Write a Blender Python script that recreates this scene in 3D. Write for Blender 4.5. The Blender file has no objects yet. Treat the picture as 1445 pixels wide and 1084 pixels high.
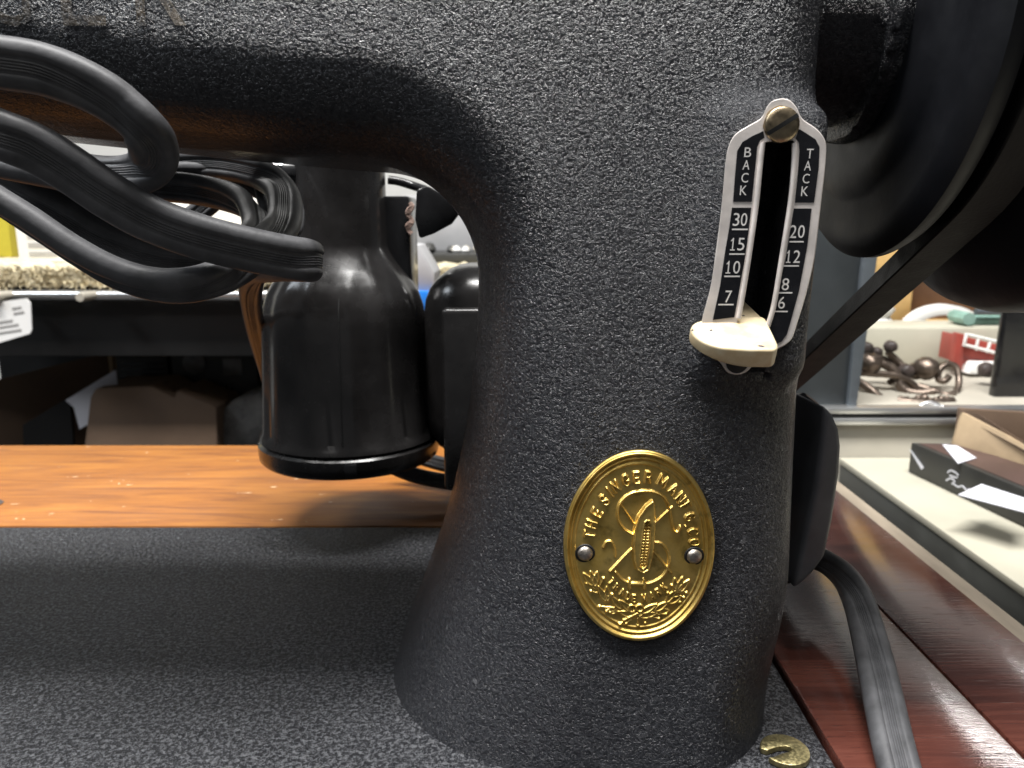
import bpy, bmesh, math, random
import numpy as np
from mathutils import Vector

random.seed(7)
rng = np.random.default_rng(7)
S = bpy.context.scene
COL = S.collection
MM = 0.001
R = math.radians

# ---------------------------------------------------------------- camera
CAM_H, PITCH, FPX, PW, PH = 118.0, R(11.5), 1091.0, 1445.0, 1084.0   # mm, rad, px
cam_d = bpy.data.cameras.new('Camera')
cam = bpy.data.objects.new('Camera', cam_d)
COL.objects.link(cam)
cam.location = (0, 0, CAM_H * MM)
cam.rotation_euler = (R(90) - PITCH, 0, 0)
cam_d.sensor_width = 36
cam_d.lens = 36 * FPX / PW
cam_d.clip_start = 0.005
cam_d.clip_end = 50
cam_d.dof.use_dof = True
cam_d.dof.focus_distance = 0.180
cam_d.dof.aperture_fstop = 26
S.camera = cam
# ---------------------------------------------------------------- room light
W = bpy.data.worlds.new('World')
S.world = W
W.use_nodes = True
bg = W.node_tree.nodes['Background']
bg.inputs[0].default_value = (0.88, 0.94, 1.0, 1)
bg.inputs[1].default_value = 0.09


def ceiling_lamp(name, loc, size, power, col=(1, 0.985, 0.96), tilt=(0, 0, 0)):
    d = bpy.data.lights.new(name, 'AREA')
    d.shape = 'RECTANGLE'
    d.size, d.size_y = size
    d.energy = power
    d.color = col
    o = bpy.data.objects.new(name, d)
    COL.objects.link(o)
    o.location = loc
    o.rotation_euler = tilt
    return o


ceiling_lamp('ceiling_light', (-0.10, 0.06, 1.50), (1.2, 0.22), 70)
ceiling_lamp('ceiling_light', (2.45, 2.55, 1.50), (0.9, 0.45), 85)
ceiling_lamp('ceiling_light', (-0.45, -0.95, 1.50), (1.2, 0.30), 6)
ceiling_lamp('ceiling_light', (-1.35, -0.25, 1.35), (0.30, 0.9), 15, (0.86, 0.93, 1.0), (0, R(-38), 0))
ceiling_lamp('ceiling_light', (-1.5, 2.3, 1.50), (1.2, 0.6), 22)

S.view_settings.view_transform = 'Standard'
S.view_settings.look = 'None'
S.view_settings.exposure = 0
S.view_settings.gamma = 1
S.render.engine = 'CYCLES'
S.cycles.max_bounces = 6
S.cycles.use_denoising = True
S.cycles.sample_clamp_indirect = 6


# ---------------------------------------------------------------- layout helpers (mm)
def ray(px, py):
    a = (px - PW / 2) / FPX
    b = (PH / 2 - py) / FPX
    return a, math.cos(PITCH) + b * math.sin(PITCH), -math.sin(PITCH) + b * math.cos(PITCH)


def aY(px, py, Y):
    d = ray(px, py)
    t = Y / d[1]
    return (d[0] * t, Y, CAM_H + d[2] * t)


def aZ(px, py, Z):
    d = ray(px, py)
    t = (Z - CAM_H) / d[2]
    return (d[0] * t, d[1] * t, Z)


# ---------------------------------------------------------------- materials
MATS = {}


def mat(name):
    m = bpy.data.materials.new(name)
    m.use_nodes = True
    nt = m.node_tree
    b = nt.nodes['Principled BSDF']
    MATS[name] = m
    return m, nt, b


def node(nt, t, **kw):
    n = nt.nodes.new(t)
    for k, v in kw.items():
        if k in ('scale', 'detail', 'rough', 'dist'):
            n.inputs[{'scale': 'Scale', 'detail': 'Detail', 'rough': 'Roughness', 'dist': 'Distortion'}[k]].default_value = v
        else:
            setattr(n, k, v)
    return n


def coords(nt, scale=(1, 1, 1), rot=(0, 0, 0)):
    tc = nt.nodes.new('ShaderNodeTexCoord')
    mp = nt.nodes.new('ShaderNodeMapping')
    mp.inputs['Scale'].default_value = scale
    mp.inputs['Rotation'].default_value = rot
    nt.links.new(tc.outputs['Object'], mp.inputs[0])
    return mp.outputs[0]


def ramp(nt, src, stops):
    r = nt.nodes.new('ShaderNodeValToRGB')
    els = r.color_ramp.elements
    while len(els) < len(stops):
        els.new(0.5)
    for e, (p, c) in zip(els, stops):
        e.position = p
        e.color = (c, c, c, 1) if isinstance(c, (int, float)) else (*c, 1)
    nt.links.new(src, r.inputs[0])
    return r.outputs[0]


def bump(nt, b, src, dist, strength=1.0, prev=None):
    n = nt.nodes.new('ShaderNodeBump')
    n.inputs['Strength'].default_value = strength
    n.inputs['Distance'].default_value = dist
    nt.links.new(src, n.inputs['Height'])
    if prev:
        nt.links.new(prev, n.inputs['Normal'])
    nt.links.new(n.outputs[0], b.inputs['Normal'])
    return n.outputs[0]


def mixc(nt, fac, a, c):
    n = nt.nodes.new('ShaderNodeMix')
    n.data_type = 'RGBA'
    for sock, v in ((n.inputs[0], fac), (n.inputs[6], a), (n.inputs[7], c)):
        if isinstance(v, (int, float)):
            sock.default_value = v
        elif isinstance(v, tuple):
            sock.default_value = (*v, 1)
        else:
            nt.links.new(v, sock)
    return n.outputs[2]


def noise(nt, vec, scale, detail=2, rough=0.5, dist=0):
    n = node(nt, 'ShaderNodeTexNoise', scale=scale, detail=detail, rough=rough, dist=dist)
    nt.links.new(vec, n.inputs['Vector'])
    return n.outputs['Fac']


def math_n(nt, op, a, b):
    n = nt.nodes.new('ShaderNodeMath')
    n.operation = op
    for s, v in ((n.inputs[0], a), (n.inputs[1], b)):
        if isinstance(v, (int, float)):
            s.default_value = v
        else:
            nt.links.new(v, s)
    return n.outputs[0]


def simple(name, col, rough=0.5, metal=0.0, var=0.15, vscale=60, bscale=0, bdist=0.0002, spec=0.5, stretch=(1, 1, 1)):
    m, nt, b = mat(name)
    v = coords(nt, stretch)
    f = noise(nt, v, vscale, 4, 0.6)
    lo = tuple(c * (1 - var) for c in col)
    hi = tuple(min(1, c * (1 + var)) for c in col)
    r = nt.nodes.new('ShaderNodeValToRGB')
    r.color_ramp.elements[0].position = 0.3
    r.color_ramp.elements[1].position = 0.7
    r.color_ramp.elements[0].color = (*lo, 1)
    r.color_ramp.elements[1].color = (*hi, 1)
    nt.links.new(f, r.inputs[0])
    nt.links.new(r.outputs[0], b.inputs['Base Color'])
    b.inputs['Metallic'].default_value = metal
    b.inputs['Specular IOR Level'].default_value = spec
    rr = ramp(nt, f, [(0.3, max(0, rough - 0.08)), (0.7, min(1, rough + 0.08))])
    nt.links.new(rr, b.inputs['Roughness'])
    if bscale:
        bump(nt, b, noise(nt, v, bscale, 3), bdist)
    return m


def crinkle_nodes(nt, b, dist=0.00022, scale=1150):
    v = coords(nt)
    n1 = noise(nt, v, scale, 2.5, 0.55, 1.2)
    ridge = math_n(nt, 'ABSOLUTE', math_n(nt, 'SUBTRACT', n1, 0.5), 0)
    n2 = noise(nt, v, scale * 0.62, 2, 0.5, 0.6)
    h = math_n(nt, 'ADD', math_n(nt, 'MULTIPLY', ridge, -1.6), n2)
    bump(nt, b, h, dist)
    return v, h


def make_crinkle(name, rough, dist, scale, gold=False, glint=0.07, rr=(0.30, 0.58)):
    m, nt, b = mat(name)
    v, h = crinkle_nodes(nt, b, dist, scale)
    big = noise(nt, v, 30, 4, 0.6)
    c = mixc(nt, big, (0.012, 0.0126, 0.0155), (0.022, 0.0228, 0.0268))
    c = mixc(nt, math_n(nt, 'MULTIPLY', ramp(nt, h, [(rr[0], 0.0), (rr[1], 1.0)]), glint), c, (0.24, 0.245, 0.26))  # pale ridge tops stand in for wrinkle glints, mixed into the colour
    dust = ramp(nt, noise(nt, v, 420, 1, 0.5), [(0.735, 0.0), (0.78, 1.0)])
    c = mixc(nt, math_n(nt, 'MULTIPLY', dust, 0.25), c, (0.25, 0.25, 0.26))
    if gold:
        wear = ramp(nt, math_n(nt, 'ADD', math_n(nt, 'MULTIPLY', h, 0.6), math_n(nt, 'MULTIPLY', noise(nt, v, 160, 3), 0.7)), [(0.42, 0.0), (0.95, 0.6)])
        c = mixc(nt, wear, c, (0.30, 0.22, 0.13))
    nt.links.new(c, b.inputs['Base Color'])
    b.inputs['Roughness'].default_value = rough
    b.inputs['Specular IOR Level'].default_value = 0.28
    return m


CRINKLE = make_crinkle('black_crinkle_paint', 0.22, 0.00052, 1450)
CRINKLE_BED = make_crinkle('black_crinkle_paint_bed', 0.26, 0.00080, 1650, glint=0.52, rr=(0.32, 0.62))  # paler bed copy: lit speckle painted more strongly into the colour
GOLD_PRINT = make_crinkle('worn_gold_print', 0.36, 0.00042, 1380, gold=True)
BLACK_GLOSS = simple('black_japanned_metal', (0.012, 0.012, 0.013), 0.22, 0, 0.2, 60, 300, 0.00003)
WHEEL_MAT = simple('black_wheel_paint', (0.008, 0.0085, 0.011), 0.5, 0, 0.25, 70, 500, 0.00004, spec=0.3)
BAKELITE = simple('black_bakelite', (0.016, 0.015, 0.015), 0.23, 0, 0.25, 80, 140, 0.00006)
RUBBER = simple('black_rubber_cord', (0.070, 0.070, 0.074), 0.47, 0, 0.35, 150, 900, 0.00005, spec=0.28)
TERMINAL = simple('sheen_grey_bakelite', (0.075, 0.079, 0.088), 0.42, 0, 0.25, 80, 240, 0.00006)  # reflection on the terminal box's front lifted into the base colour as grey
BELT = simple('black_belt_rubber', (0.011, 0.0105, 0.0105), 0.6, 0, 0.3, 150, 1200, 0.00008, spec=0.25)
SLOT_BLACK = simple('black_inside', (0.006, 0.006, 0.006), 0.6)
ENAMEL = simple('black_enamel', (0.008, 0.008, 0.010), 0.25, 0, 0.3, 200)
PLATE = simple('tarnished_nickel', (0.76, 0.70, 0.66), 0.36, 0.35, 0.14, 180, 1500, 0.00002)
LETTER = simple('nickel_lettering', (0.80, 0.77, 0.74), 0.4, 0.3, 0.08, 200)
CHROME = simple('bright_chrome', (0.8, 0.8, 0.82), 0.15, 1.0, 0.05, 100)
SCREW = simple('worn_brassy_steel', (0.33, 0.26, 0.17), 0.33, 1.0, 0.3, 500, 900, 0.00005)
RIVET = simple('dull_steel_rivet', (0.40, 0.36, 0.32), 0.46, 1.0, 0.3, 900, 1500, 0.00012)
HOOK_BRASS = simple('spotted_old_brass', (0.55, 0.47, 0.24), 0.36, 1.0, 0.35, 1400, 1400, 0.00004)
FLAKE = simple('flaking_pinkish_filler', (0.35, 0.24, 0.20), 0.9, 0, 0.4, 700, 900, 0.0004)


def make_brass():
    m, nt, b = mat('stamped_brass')
    v = coords(nt)
    n1 = noise(nt, v, 140, 4, 0.6, 0.6)
    c = mixc(nt, ramp(nt, n1, [(0.38, 0.0), (0.66, 1.0)]), (0.58, 0.39, 0.10), (0.88, 0.63, 0.21))
    n2 = noise(nt, v, 320, 3, 0.6)
    c = mixc(nt, ramp(nt, n2, [(0.54, 0.0), (0.72, 0.75)]), c, (0.25, 0.17, 0.05))
    nt.links.new(c, b.inputs['Base Color'])
    b.inputs['Metallic'].default_value = 1
    nt.links.new(ramp(nt, n1, [(0.35, 0.48), (0.7, 0.36)]), b.inputs['Roughness'])
    bump(nt, b, noise(nt, v, 260, 3), 0.00008)
    return m


BRASS = make_brass()


def make_ivory():
    m, nt, b = mat('chipped_ivory_paint')
    v = coords(nt)
    n1 = noise(nt, v, 220, 3, 0.6)
    c = mixc(nt, ramp(nt, n1, [(0.35, 0.0), (0.7, 1.0)]), (0.54, 0.42, 0.25), (0.66, 0.58, 0.40))
    n3 = noise(nt, coords(nt, (1, 1, 4)), 300, 3, 0.6)
    c = mixc(nt, ramp(nt, n3, [(0.62, 0.0), (0.72, 0.35)]), c, (0.42, 0.30, 0.16))
    chip = ramp(nt, noise(nt, v, 480, 1, 0.5), [(0.735, 0.0), (0.75, 1.0)])
    c = mixc(nt, chip, c, (0.03, 0.02, 0.03))
    nt.links.new(c, b.inputs['Base Color'])
    b.inputs['Roughness'].default_value = 0.38
    b.inputs['Subsurface Weight'].default_value = 0.0
    bump(nt, b, math_n(nt, 'SUBTRACT', n1, chip), 0.0001)
    return m


IVORY = make_ivory()


def make_wood(name, dark, mid, light, rough, fleck, stretch=(6, 60, 60), coat=0.4):
    m, nt, b = mat(name)
    v = coords(nt, stretch)
    v2 = coords(nt, (1, 1, 1))
    warp = noise(nt, v, 1.6, 5, 0.62, 1.5)
    fine = noise(nt, coords(nt, (stretch[0] * 3, stretch[1] * 9, stretch[2] * 9)), 2.0, 4, 0.65)
    g = math_n(nt, 'ADD', math_n(nt, 'MULTIPLY', warp, 0.7), math_n(nt, 'MULTIPLY', fine, 0.3))
    r = nt.nodes.new('ShaderNodeValToRGB')
    els = r.color_ramp.elements
    els.new(0.5)
    for e, (p, c) in zip(els, ((0.36, dark), (0.5, mid), (0.64, light))):
        e.position = p
        e.color = (*c, 1)
    nt.links.new(g, r.inputs[0])
    c = r.outputs[0]
    pores = ramp(nt, noise(nt, coords(nt, (120, 900, 900)), 1.0, 2, 0.5), [(0.62, 0.0), (0.74, 0.32)])
    c = mixc(nt, pores, c, tuple(x * 0.45 for x in dark))
    wearn = noise(nt, coords(nt, (110, 190, 190)), 1.0, 2.5, 0.6, 0.8)
    fl = ramp(nt, wearn, [(fleck, 0.0), (fleck + 0.02, 1.0)])
    c = mixc(nt, math_n(nt, 'MULTIPLY', fl, 0.85), c, (0.75, 0.55, 0.34))
    nt.links.new(c, b.inputs['Base Color'])
    sm = noise(nt, v2, 22, 4, 0.6)
    nt.links.new(ramp(nt, sm, [(0.3, rough - 0.06), (0.7, rough + 0.08)]), b.inputs['Roughness'])
    b.inputs['Coat Weight'].default_value = coat
    b.inputs['Coat Roughness'].default_value = 0.08
    h = math_n(nt, 'ADD', math_n(nt, 'MULTIPLY', fine, 0.5), math_n(nt, 'MULTIPLY', pores, -0.7))
    bo = bump(nt, b, h, 0.00009)
    nt.links.new(bo, b.inputs['Coat Normal'])
    return m


WOOD_BACK = make_wood('orange_varnished_wood', (0.165, 0.049, 0.005), (0.285, 0.097, 0.009), (0.37, 0.142, 0.016), 0.52, 0.71, coat=0.04)
WOOD_RED = make_wood('red_mahogany_varnish', (0.048, 0.0145, 0.0105), (0.086, 0.026, 0.018), (0.122, 0.041, 0.028), 0.22, 0.745, coat=0.9)
WOOD_EDGE = simple('bare_grey_wood_edge', (0.30, 0.25, 0.19), 0.7, 0, 0.3, 60, 300, 0.0004, stretch=(1, 0.2, 1))
CARDBOARD = simple('brown_cardboard', (0.125, 0.080, 0.052), 0.8, 0, 0.15, 20, 200, 0.0002)
CARD_LIGHT = simple('tan_cardboard', (0.42, 0.31, 0.19), 0.8, 0, 0.2, 25, 200, 0.0002)
CREAM = simple('cream_laminate', (0.43, 0.41, 0.33), 0.55, 0, 0.08, 18)
CREAM_BOARD = simple('pale_board', (0.40, 0.37, 0.31), 0.6, 0, 0.12, 14)
CARPET = simple('cream_carpet_pile', (0.66, 0.58, 0.40), 0.95, 0, 0.3, 160, 260, 0.004)
WHITE_CARD = simple('white_card', (0.80, 0.79, 0.77), 0.6, 0, 0.06, 20)
PAPER = simple('white_paper', (0.62, 0.62, 0.67), 0.7, 0, 0.04, 20)
PRINT_GREY = simple('grey_print', (0.36, 0.35, 0.34), 0.7, 0, 0.1)
OLIVE = simple('olive_yellow_card', (0.42, 0.36, 0.03), 0.6, 0, 0.15, 20)
BLACK_PANEL = simple('black_panel', (0.009, 0.0085, 0.0085), 0.5, 0, 0.3, 20)
CHARCOAL = simple('charcoal_card', (0.030, 0.030, 0.028), 0.5, 0, 0.3, 30)
DARK_RED_TOP = simple('dark_brown_card', (0.075, 0.045, 0.038), 0.45, 0, 0.35, 18)
DARK_GREEN = simple('dark_grey_green_edge', (0.070, 0.072, 0.066), 0.55, 0, 0.2, 40)
STEEL_BLUE = simple('blue_grey_steel', (0.040, 0.046, 0.050), 0.42, 0.3, 0.3, 14, 300, 0.0001)
STEEL_LIGHT = simple('pale_steel', (0.10, 0.115, 0.13), 0.42, 0.3, 0.25, 30)  # paler steel tone for the post's folded edge and the clamp rod
ALUMINIUM = simple('aluminium_trim', (0.62, 0.62, 0.62), 0.3, 0.9, 0.1, 40, stretch=(0.2, 1, 1))
IRON = simple('old_brown_iron', (0.16, 0.125, 0.10), 0.38, 0.75, 0.4, 120, 300, 0.0004)
KNOB = simple('dark_wooden_knob', (0.060, 0.045, 0.040), 0.5, 0, 0.5, 90, 200, 0.0006)
YELLOW_WOOD = simple('yellow_pine', (0.66, 0.43, 0.17), 0.55, 0, 0.15, 10, stretch=(1, 1, 4))
BROWN_OPEN = simple('brown_stained_board', (0.13, 0.070, 0.040), 0.6, 0, 0.25, 20)
RED_PAINT = simple('red_paint', (0.34, 0.060, 0.045), 0.45, 0, 0.25, 40)
TEAL = simple('teal_painted_iron', (0.20, 0.34, 0.29), 0.45, 0, 0.25, 60)
WHITE_PAINT = simple('white_paint', (0.86, 0.85, 0.82), 0.45, 0, 0.04, 20)
BLUE_PLASTIC = simple('blue_plastic', (0.02, 0.20, 0.72), 0.4, 0, 0.1)
GREY_CARD = simple('mid_grey_card', (0.38, 0.38, 0.39), 0.6, 0, 0.1, 25)
WALL_MAT = simple('off_white_wall', (0.70, 0.69, 0.66), 0.8, 0, 0.05, 3)
FLOOR_MAT = simple('dark_floor', (0.09, 0.085, 0.08), 0.7, 0, 0.2, 6)
CLOUDY = simple('cloudy_grey_plastic', (0.14, 0.135, 0.13), 0.3, 0, 0.6, 35)


# ---------------------------------------------------------------- object helpers
def finish(me, mt, smooth):
    me.materials.append(mt)
    if smooth is None:
        me.polygons.foreach_set('use_smooth', [False] * len(me.polygons))
    else:
        me.polygons.foreach_set('use_smooth', [True] * len(me.polygons))
        if smooth < 180:
            me.set_sharp_from_angle(angle=R(smooth))
    me.update()


def tag(o, label=None, cat=None, group=None, kind=None):
    if label:
        o['label'] = label
    if cat:
        o['category'] = cat
    if group:
        o['group'] = group
    if kind:
        o['kind'] = kind
    return o


def mk(name, verts, faces, mt, parent=None, smooth=35):
    me = bpy.data.meshes.new(name)
    v = np.asarray(verts, dtype=float) * MM
    me.from_pydata(v.tolist(), [], faces if isinstance(faces, list) else faces.tolist())
    me.validate()
    finish(me, mt, smooth)
    o = bpy.data.objects.new(name, me)
    COL.objects.link(o)
    put(o, parent)
    return o


def put(o, parent):
    if parent:
        o.parent = parent
        loc = Vector((0, 0, 0))
        p = parent
        while p:
            loc += p.location
            p = p.parent
        o.location = -loc      # mesh data stay in world millimetres
        # (the location offset only cancels the parent's own offset)
    return o


def bm_obj(name, bm, mt, parent=None, smooth=35):
    bmesh.ops.recalc_face_normals(bm, faces=bm.faces[:])
    for v in bm.verts:
        v.co *= MM
    me = bpy.data.meshes.new(name)
    bm.to_mesh(me)
    bm.free()
    finish(me, mt, smooth)
    o = bpy.data.objects.new(name, me)
    COL.objects.link(o)
    put(o, parent)
    return o


def empty(name, loc_mm, label, cat, group=None):
    o = bpy.data.objects.new(name, None)
    o.empty_display_size = 0.02
    COL.objects.link(o)
    o.location = Vector(loc_mm) * MM
    return tag(o, label, cat, group)


def add_box(bm, lo, hi, bev=0, seg=2, rot=0, tilt=0):
    r = bmesh.ops.create_cube(bm, size=1)
    c = [(a + b) / 2 for a, b in zip(lo, hi)]
    d = [abs(b - a) for a, b in zip(lo, hi)]
    vs = r['verts']
    cr, sr = math.cos(R(rot)), math.sin(R(rot))
    ct, st = math.cos(R(tilt)), math.sin(R(tilt))
    if bev:
        for v in vs:
            v.co = Vector((v.co.x * d[0], v.co.y * d[1], v.co.z * d[2]))
        es = list({e for v in vs for e in v.link_edges})
        rr = bmesh.ops.bevel(bm, geom=es, offset=bev, segments=seg, affect='EDGES', profile=0.5)
        vs = list({v for f in rr['faces'] for v in f.verts} | {v for v in vs if v.is_valid})
    else:
        for v in vs:
            v.co = Vector((v.co.x * d[0], v.co.y * d[1], v.co.z * d[2]))
    for v in vs:
        x, y, z = v.co
        x, z = x * ct + z * st, -x * st + z * ct
        x, y = x * cr - y * sr, x * sr + y * cr
        v.co = Vector((x + c[0], y + c[1], z + c[2]))


def box(name, lo, hi, mt, parent=None, bev=0.6, rot=0, tilt=0, seg=2):
    bm = bmesh.new()
    add_box(bm, lo, hi, bev, seg, rot, tilt)
    return bm_obj(name, bm, mt, parent)


def loft(name, rings, mt, parent=None, cap=True, smooth=35, closed=False):
    n = len(rings[0])
    V = [p for r in rings for p in r]
    F = []
    m = len(rings)
    for i in range(m if closed else m - 1):
        a, b = i * n, ((i + 1) % m) * n
        for j in range(n):
            k = (j + 1) % n
            F.append((a + j, a + k, b + k, b + j))
    if cap and not closed:
        F.append(tuple(range(n))[::-1])
        F.append(tuple(range((m - 1) * n, m * n)))
    me = bpy.data.meshes.new(name)
    me.from_pydata((np.asarray(V, float) * MM).tolist(), [], F)
    bm = bmesh.new()
    bm.from_mesh(me)
    bmesh.ops.recalc_face_normals(bm, faces=bm.faces[:])
    bm.to_mesh(me)
    bm.free()
    finish(me, mt, smooth)
    o = bpy.data.objects.new(name, me)
    COL.objects.link(o)
    put(o, parent)
    return o


def prism(name, front, back, mt, parent=None, bev=0, seg=2, smooth=35):
    """solid between two matching outlines"""
    bm = bmesh.new()
    a = [bm.verts.new(p) for p in front]
    b = [bm.verts.new(p) for p in back]
    bm.faces.new(a)
    bm.faces.new(b[::-1])
    n = len(a)
    for i in range(n):
        j = (i + 1) % n
        bm.faces.new((a[j], a[i], b[i], b[j]))
    bmesh.ops.recalc_face_normals(bm, faces=bm.faces[:])
    if bev:
        es = [e for e in bm.edges if len(e.link_faces) == 2 and e.calc_face_angle() > R(28)]
        bmesh.ops.bevel(bm, geom=es, offset=bev, segments=seg, affect='EDGES', profile=0.5, clamp_overlap=True)
    return bm_obj(name, bm, mt, parent, smooth)


def lathe_rings(profile, c, axis, n=72):
    """profile: list of (along, radius)"""
    rings = []
    for t, r in profile:
        ring = []
        for k in range(n):
            a = 2 * math.pi * k / n
            u, w = r * math.cos(a), r * math.sin(a)
            if axis == 'X':
                ring.append((t, c[1] + u, c[2] + w))
            elif axis == 'Z':
                ring.append((c[0] + u, c[1] + w, t))
            else:
                ring.append((c[0] + u, t, c[2] + w))
        rings.append(ring)
    return rings


def smooth_path(keys, n):
    """centripetal-ish Catmull-Rom through keys (k x m array), resampled evenly"""
    K = np.asarray(keys, float)
    K = np.vstack([2 * K[0] - K[1], K, 2 * K[-1] - K[-2]])
    out = []
    for i in range(1, len(K) - 2):
        p0, p1, p2, p3 = K[i - 1:i + 3]
        for t in np.linspace(0, 1, 24, endpoint=False):
            out.append(0.5 * ((2 * p1) + (-p0 + p2) * t + (2 * p0 - 5 * p1 + 4 * p2 - p3) * t * t + (-p0 + 3 * p1 - 3 * p2 + p3) * t ** 3))
    out.append(K[-2])
    out = np.array(out)
    d = np.r_[0, np.cumsum(np.linalg.norm(np.diff(out[:, :3], axis=0), axis=1))]
    s = np.linspace(0, d[-1], n)
    return np.stack([np.interp(s, d, out[:, k]) for k in range(out.shape[1])], 1)


def cord_profile(hw=4.7, th=2.6, ribs=True):
    """cross-section of flat twin flex: two round cores, finely ribbed web between them"""
    pts = []
    c = hw - th
    for a in np.linspace(-90, 90, 13):
        pts.append((c + th * math.cos(R(a)), th * math.sin(R(a))))
    nx = 15
    for k, x in enumerate(np.linspace(c, -c, nx + 2)[1:-1]):
        d = 0.20 if (k % 2 and ribs) else 0.0
        pts.append((x, th * 0.94 - d - (0.16 if k in (2, 12) else 0)))
    for a in np.linspace(90, 270, 13):
        pts.append((-c + th * math.cos(R(a)), th * math.sin(R(a))))
    for k, x in enumerate(np.linspace(-c, c, nx + 2)[1:-1]):
        d = 0.20 if (k % 2 and ribs) else 0.0
        pts.append((x, -th * 0.94 + d + (0.16 if k in (2, 12) else 0)))
    return pts


def sweep(name, keys, prof, mt, parent=None, n=160, smooth=40):
    """keys: (x, y, z, wx, wy, wz[, scale]) position and width direction"""
    P = smooth_path(keys, n)
    T = np.gradient(P[:, :3], axis=0)
    T /= np.linalg.norm(T, axis=1)[:, None]
    rings = []
    for p, t in zip(P, T):
        w = p[3:6]
        w = w - t * np.dot(w, t)
        w /= np.linalg.norm(w)
        nn = np.cross(t, w)
        s = p[6] if len(p) > 6 else 1
        rings.append([tuple(p[:3] + (w * a + nn * b) * s) for a, b in prof])
    return loft(name, rings, mt, parent, smooth=smooth)


def circ(r, n=16):
    return [(r * math.cos(2 * math.pi * k / n), r * math.sin(2 * math.pi * k / n)) for k in range(n)]


# ---------------------------------------------------------------- text outlines
_char = {}


def char_mesh(ch):
    if ch not in _char:
        cu = bpy.data.curves.new('t', 'FONT')
        cu.body = ch
        cu.size = 1
        cu.resolution_u = 4
        o = bpy.data.objects.new('t', cu)
        COL.objects.link(o)
        bpy.context.view_layer.update()
        ev = o.evaluated_get(bpy.context.evaluated_depsgraph_get())
        me = ev.to_mesh()
        V = np.array([v.co[:2] for v in me.vertices])
        F = [tuple(p.vertices) for p in me.polygons]
        ev.to_mesh_clear()
        bpy.data.objects.remove(o)
        bpy.data.curves.remove(cu)
        lo, hi = V.min(0), V.max(0)
        V = (V - (lo + hi) / 2) / (hi - lo)
        _char[ch] = (V, F)
    return _char[ch]


# ================================================================ THE SETTING
tag(box('floor', (-1500, -600, -760), (2200, 2600, -750), FLOOR_MAT, bev=0), kind='structure')
tag(box('wall', (-1800, 1500, -750), (2400, 1520, 900), WALL_MAT, bev=0), kind='structure')

# ================================================================ SEWING TABLE
table = empty('sewing_table', (0, 300, -20), 'varnished wooden sewing table with orange back board and dark red side boards', 'table')
box('board', (-420, 293.6, -20), (72.0, 411, 0.0), WOOD_BACK, table, 0.8)
box('board', (73.6, 40, -20), (115.6, 411, 0.6), WOOD_RED, table, 0.8)
box('board', (116.5, 40, -20), (148.4, 411, 0.3), WOOD_RED, table, 0.9)
box('edge_strip', (148.6, 40, -24), (160, 411, -4), WOOD_EDGE, table, 0.8)
box('support_rail', (-420, 112, -50), (158, 300, -22), BLACK_PANEL, table, 0.8)
hole = loft('hinge_hole', lathe_rings([(0.3, 5.6), (0.25, 4.6), (-0.8, 4.0), (-1.2, 1.0)], (-227, 318, 0), 'Z', 28), KNOB, table)

# ================================================================ SEWING MACHINE
machine = empty('sewing_machine', (20, 204, 0), 'vintage black crinkle-finish sewing machine with round brass maker badge', 'sewing machine')


def sm_table(xs, ys, lo, hi, n=600, sig=9):
    t = np.linspace(lo, hi, n)
    y = np.interp(t, xs, ys)
    k = np.exp(-0.5 * (np.arange(-40, 41) * (hi - lo) / n / sig) ** 2)
    k /= k.sum()
    y = np.convolve(np.pad(y, 40, mode='reflect', reflect_type='odd'), k, 'valid')
    return lambda q: np.interp(q, t, y)


XL = sm_table([-20, 2.6, 17.5, 34, 58, 82, 99, 120, 230], [-40, -31.2, -25.8, -19.6, -13.5, -9.4, -8.0, -8, -8], -20, 230)
YF = sm_table([-20, 0, 17, 34, 58, 82, 99, 120, 145, 230], [144, 149, 152.5, 155.5, 159.3, 162.3, 164.3, 166.3, 168.5, 170.5], -20, 230)


XR = sm_table([-20, 0, 30, 80, 100, 130, 230], [62.6, 63.2, 64.6, 65.6, 65.8, 67.0, 67.5], -20, 230)


def sstep(a, b, x):
    t = np.clip((x - a) / (b - a), 0, 1)
    return t * t * (3 - 2 * t)


def rbox(x, y, z, c, h, r):
    qx, qy, qz = np.abs(x - c[0]) - h[0] + r, np.abs(y - c[1]) - h[1] + r, np.abs(z - c[2]) - h[2] + r
    return np.sqrt(np.maximum(qx, 0) ** 2 + np.maximum(qy, 0) ** 2 + np.maximum(qz, 0) ** 2) + np.minimum(np.maximum(qx, np.maximum(qy, qz)), 0) - r


def smin(a, b, k):
    h = np.maximum(k - np.abs(a - b), 0) / k
    return np.minimum(a, b) - h * h * k * 0.25


# stitch-plate frame (on the front face of the pillar)
PLATE_Y = 163.5
WHEEL_C = (0, 208.0, 167.0)


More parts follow.
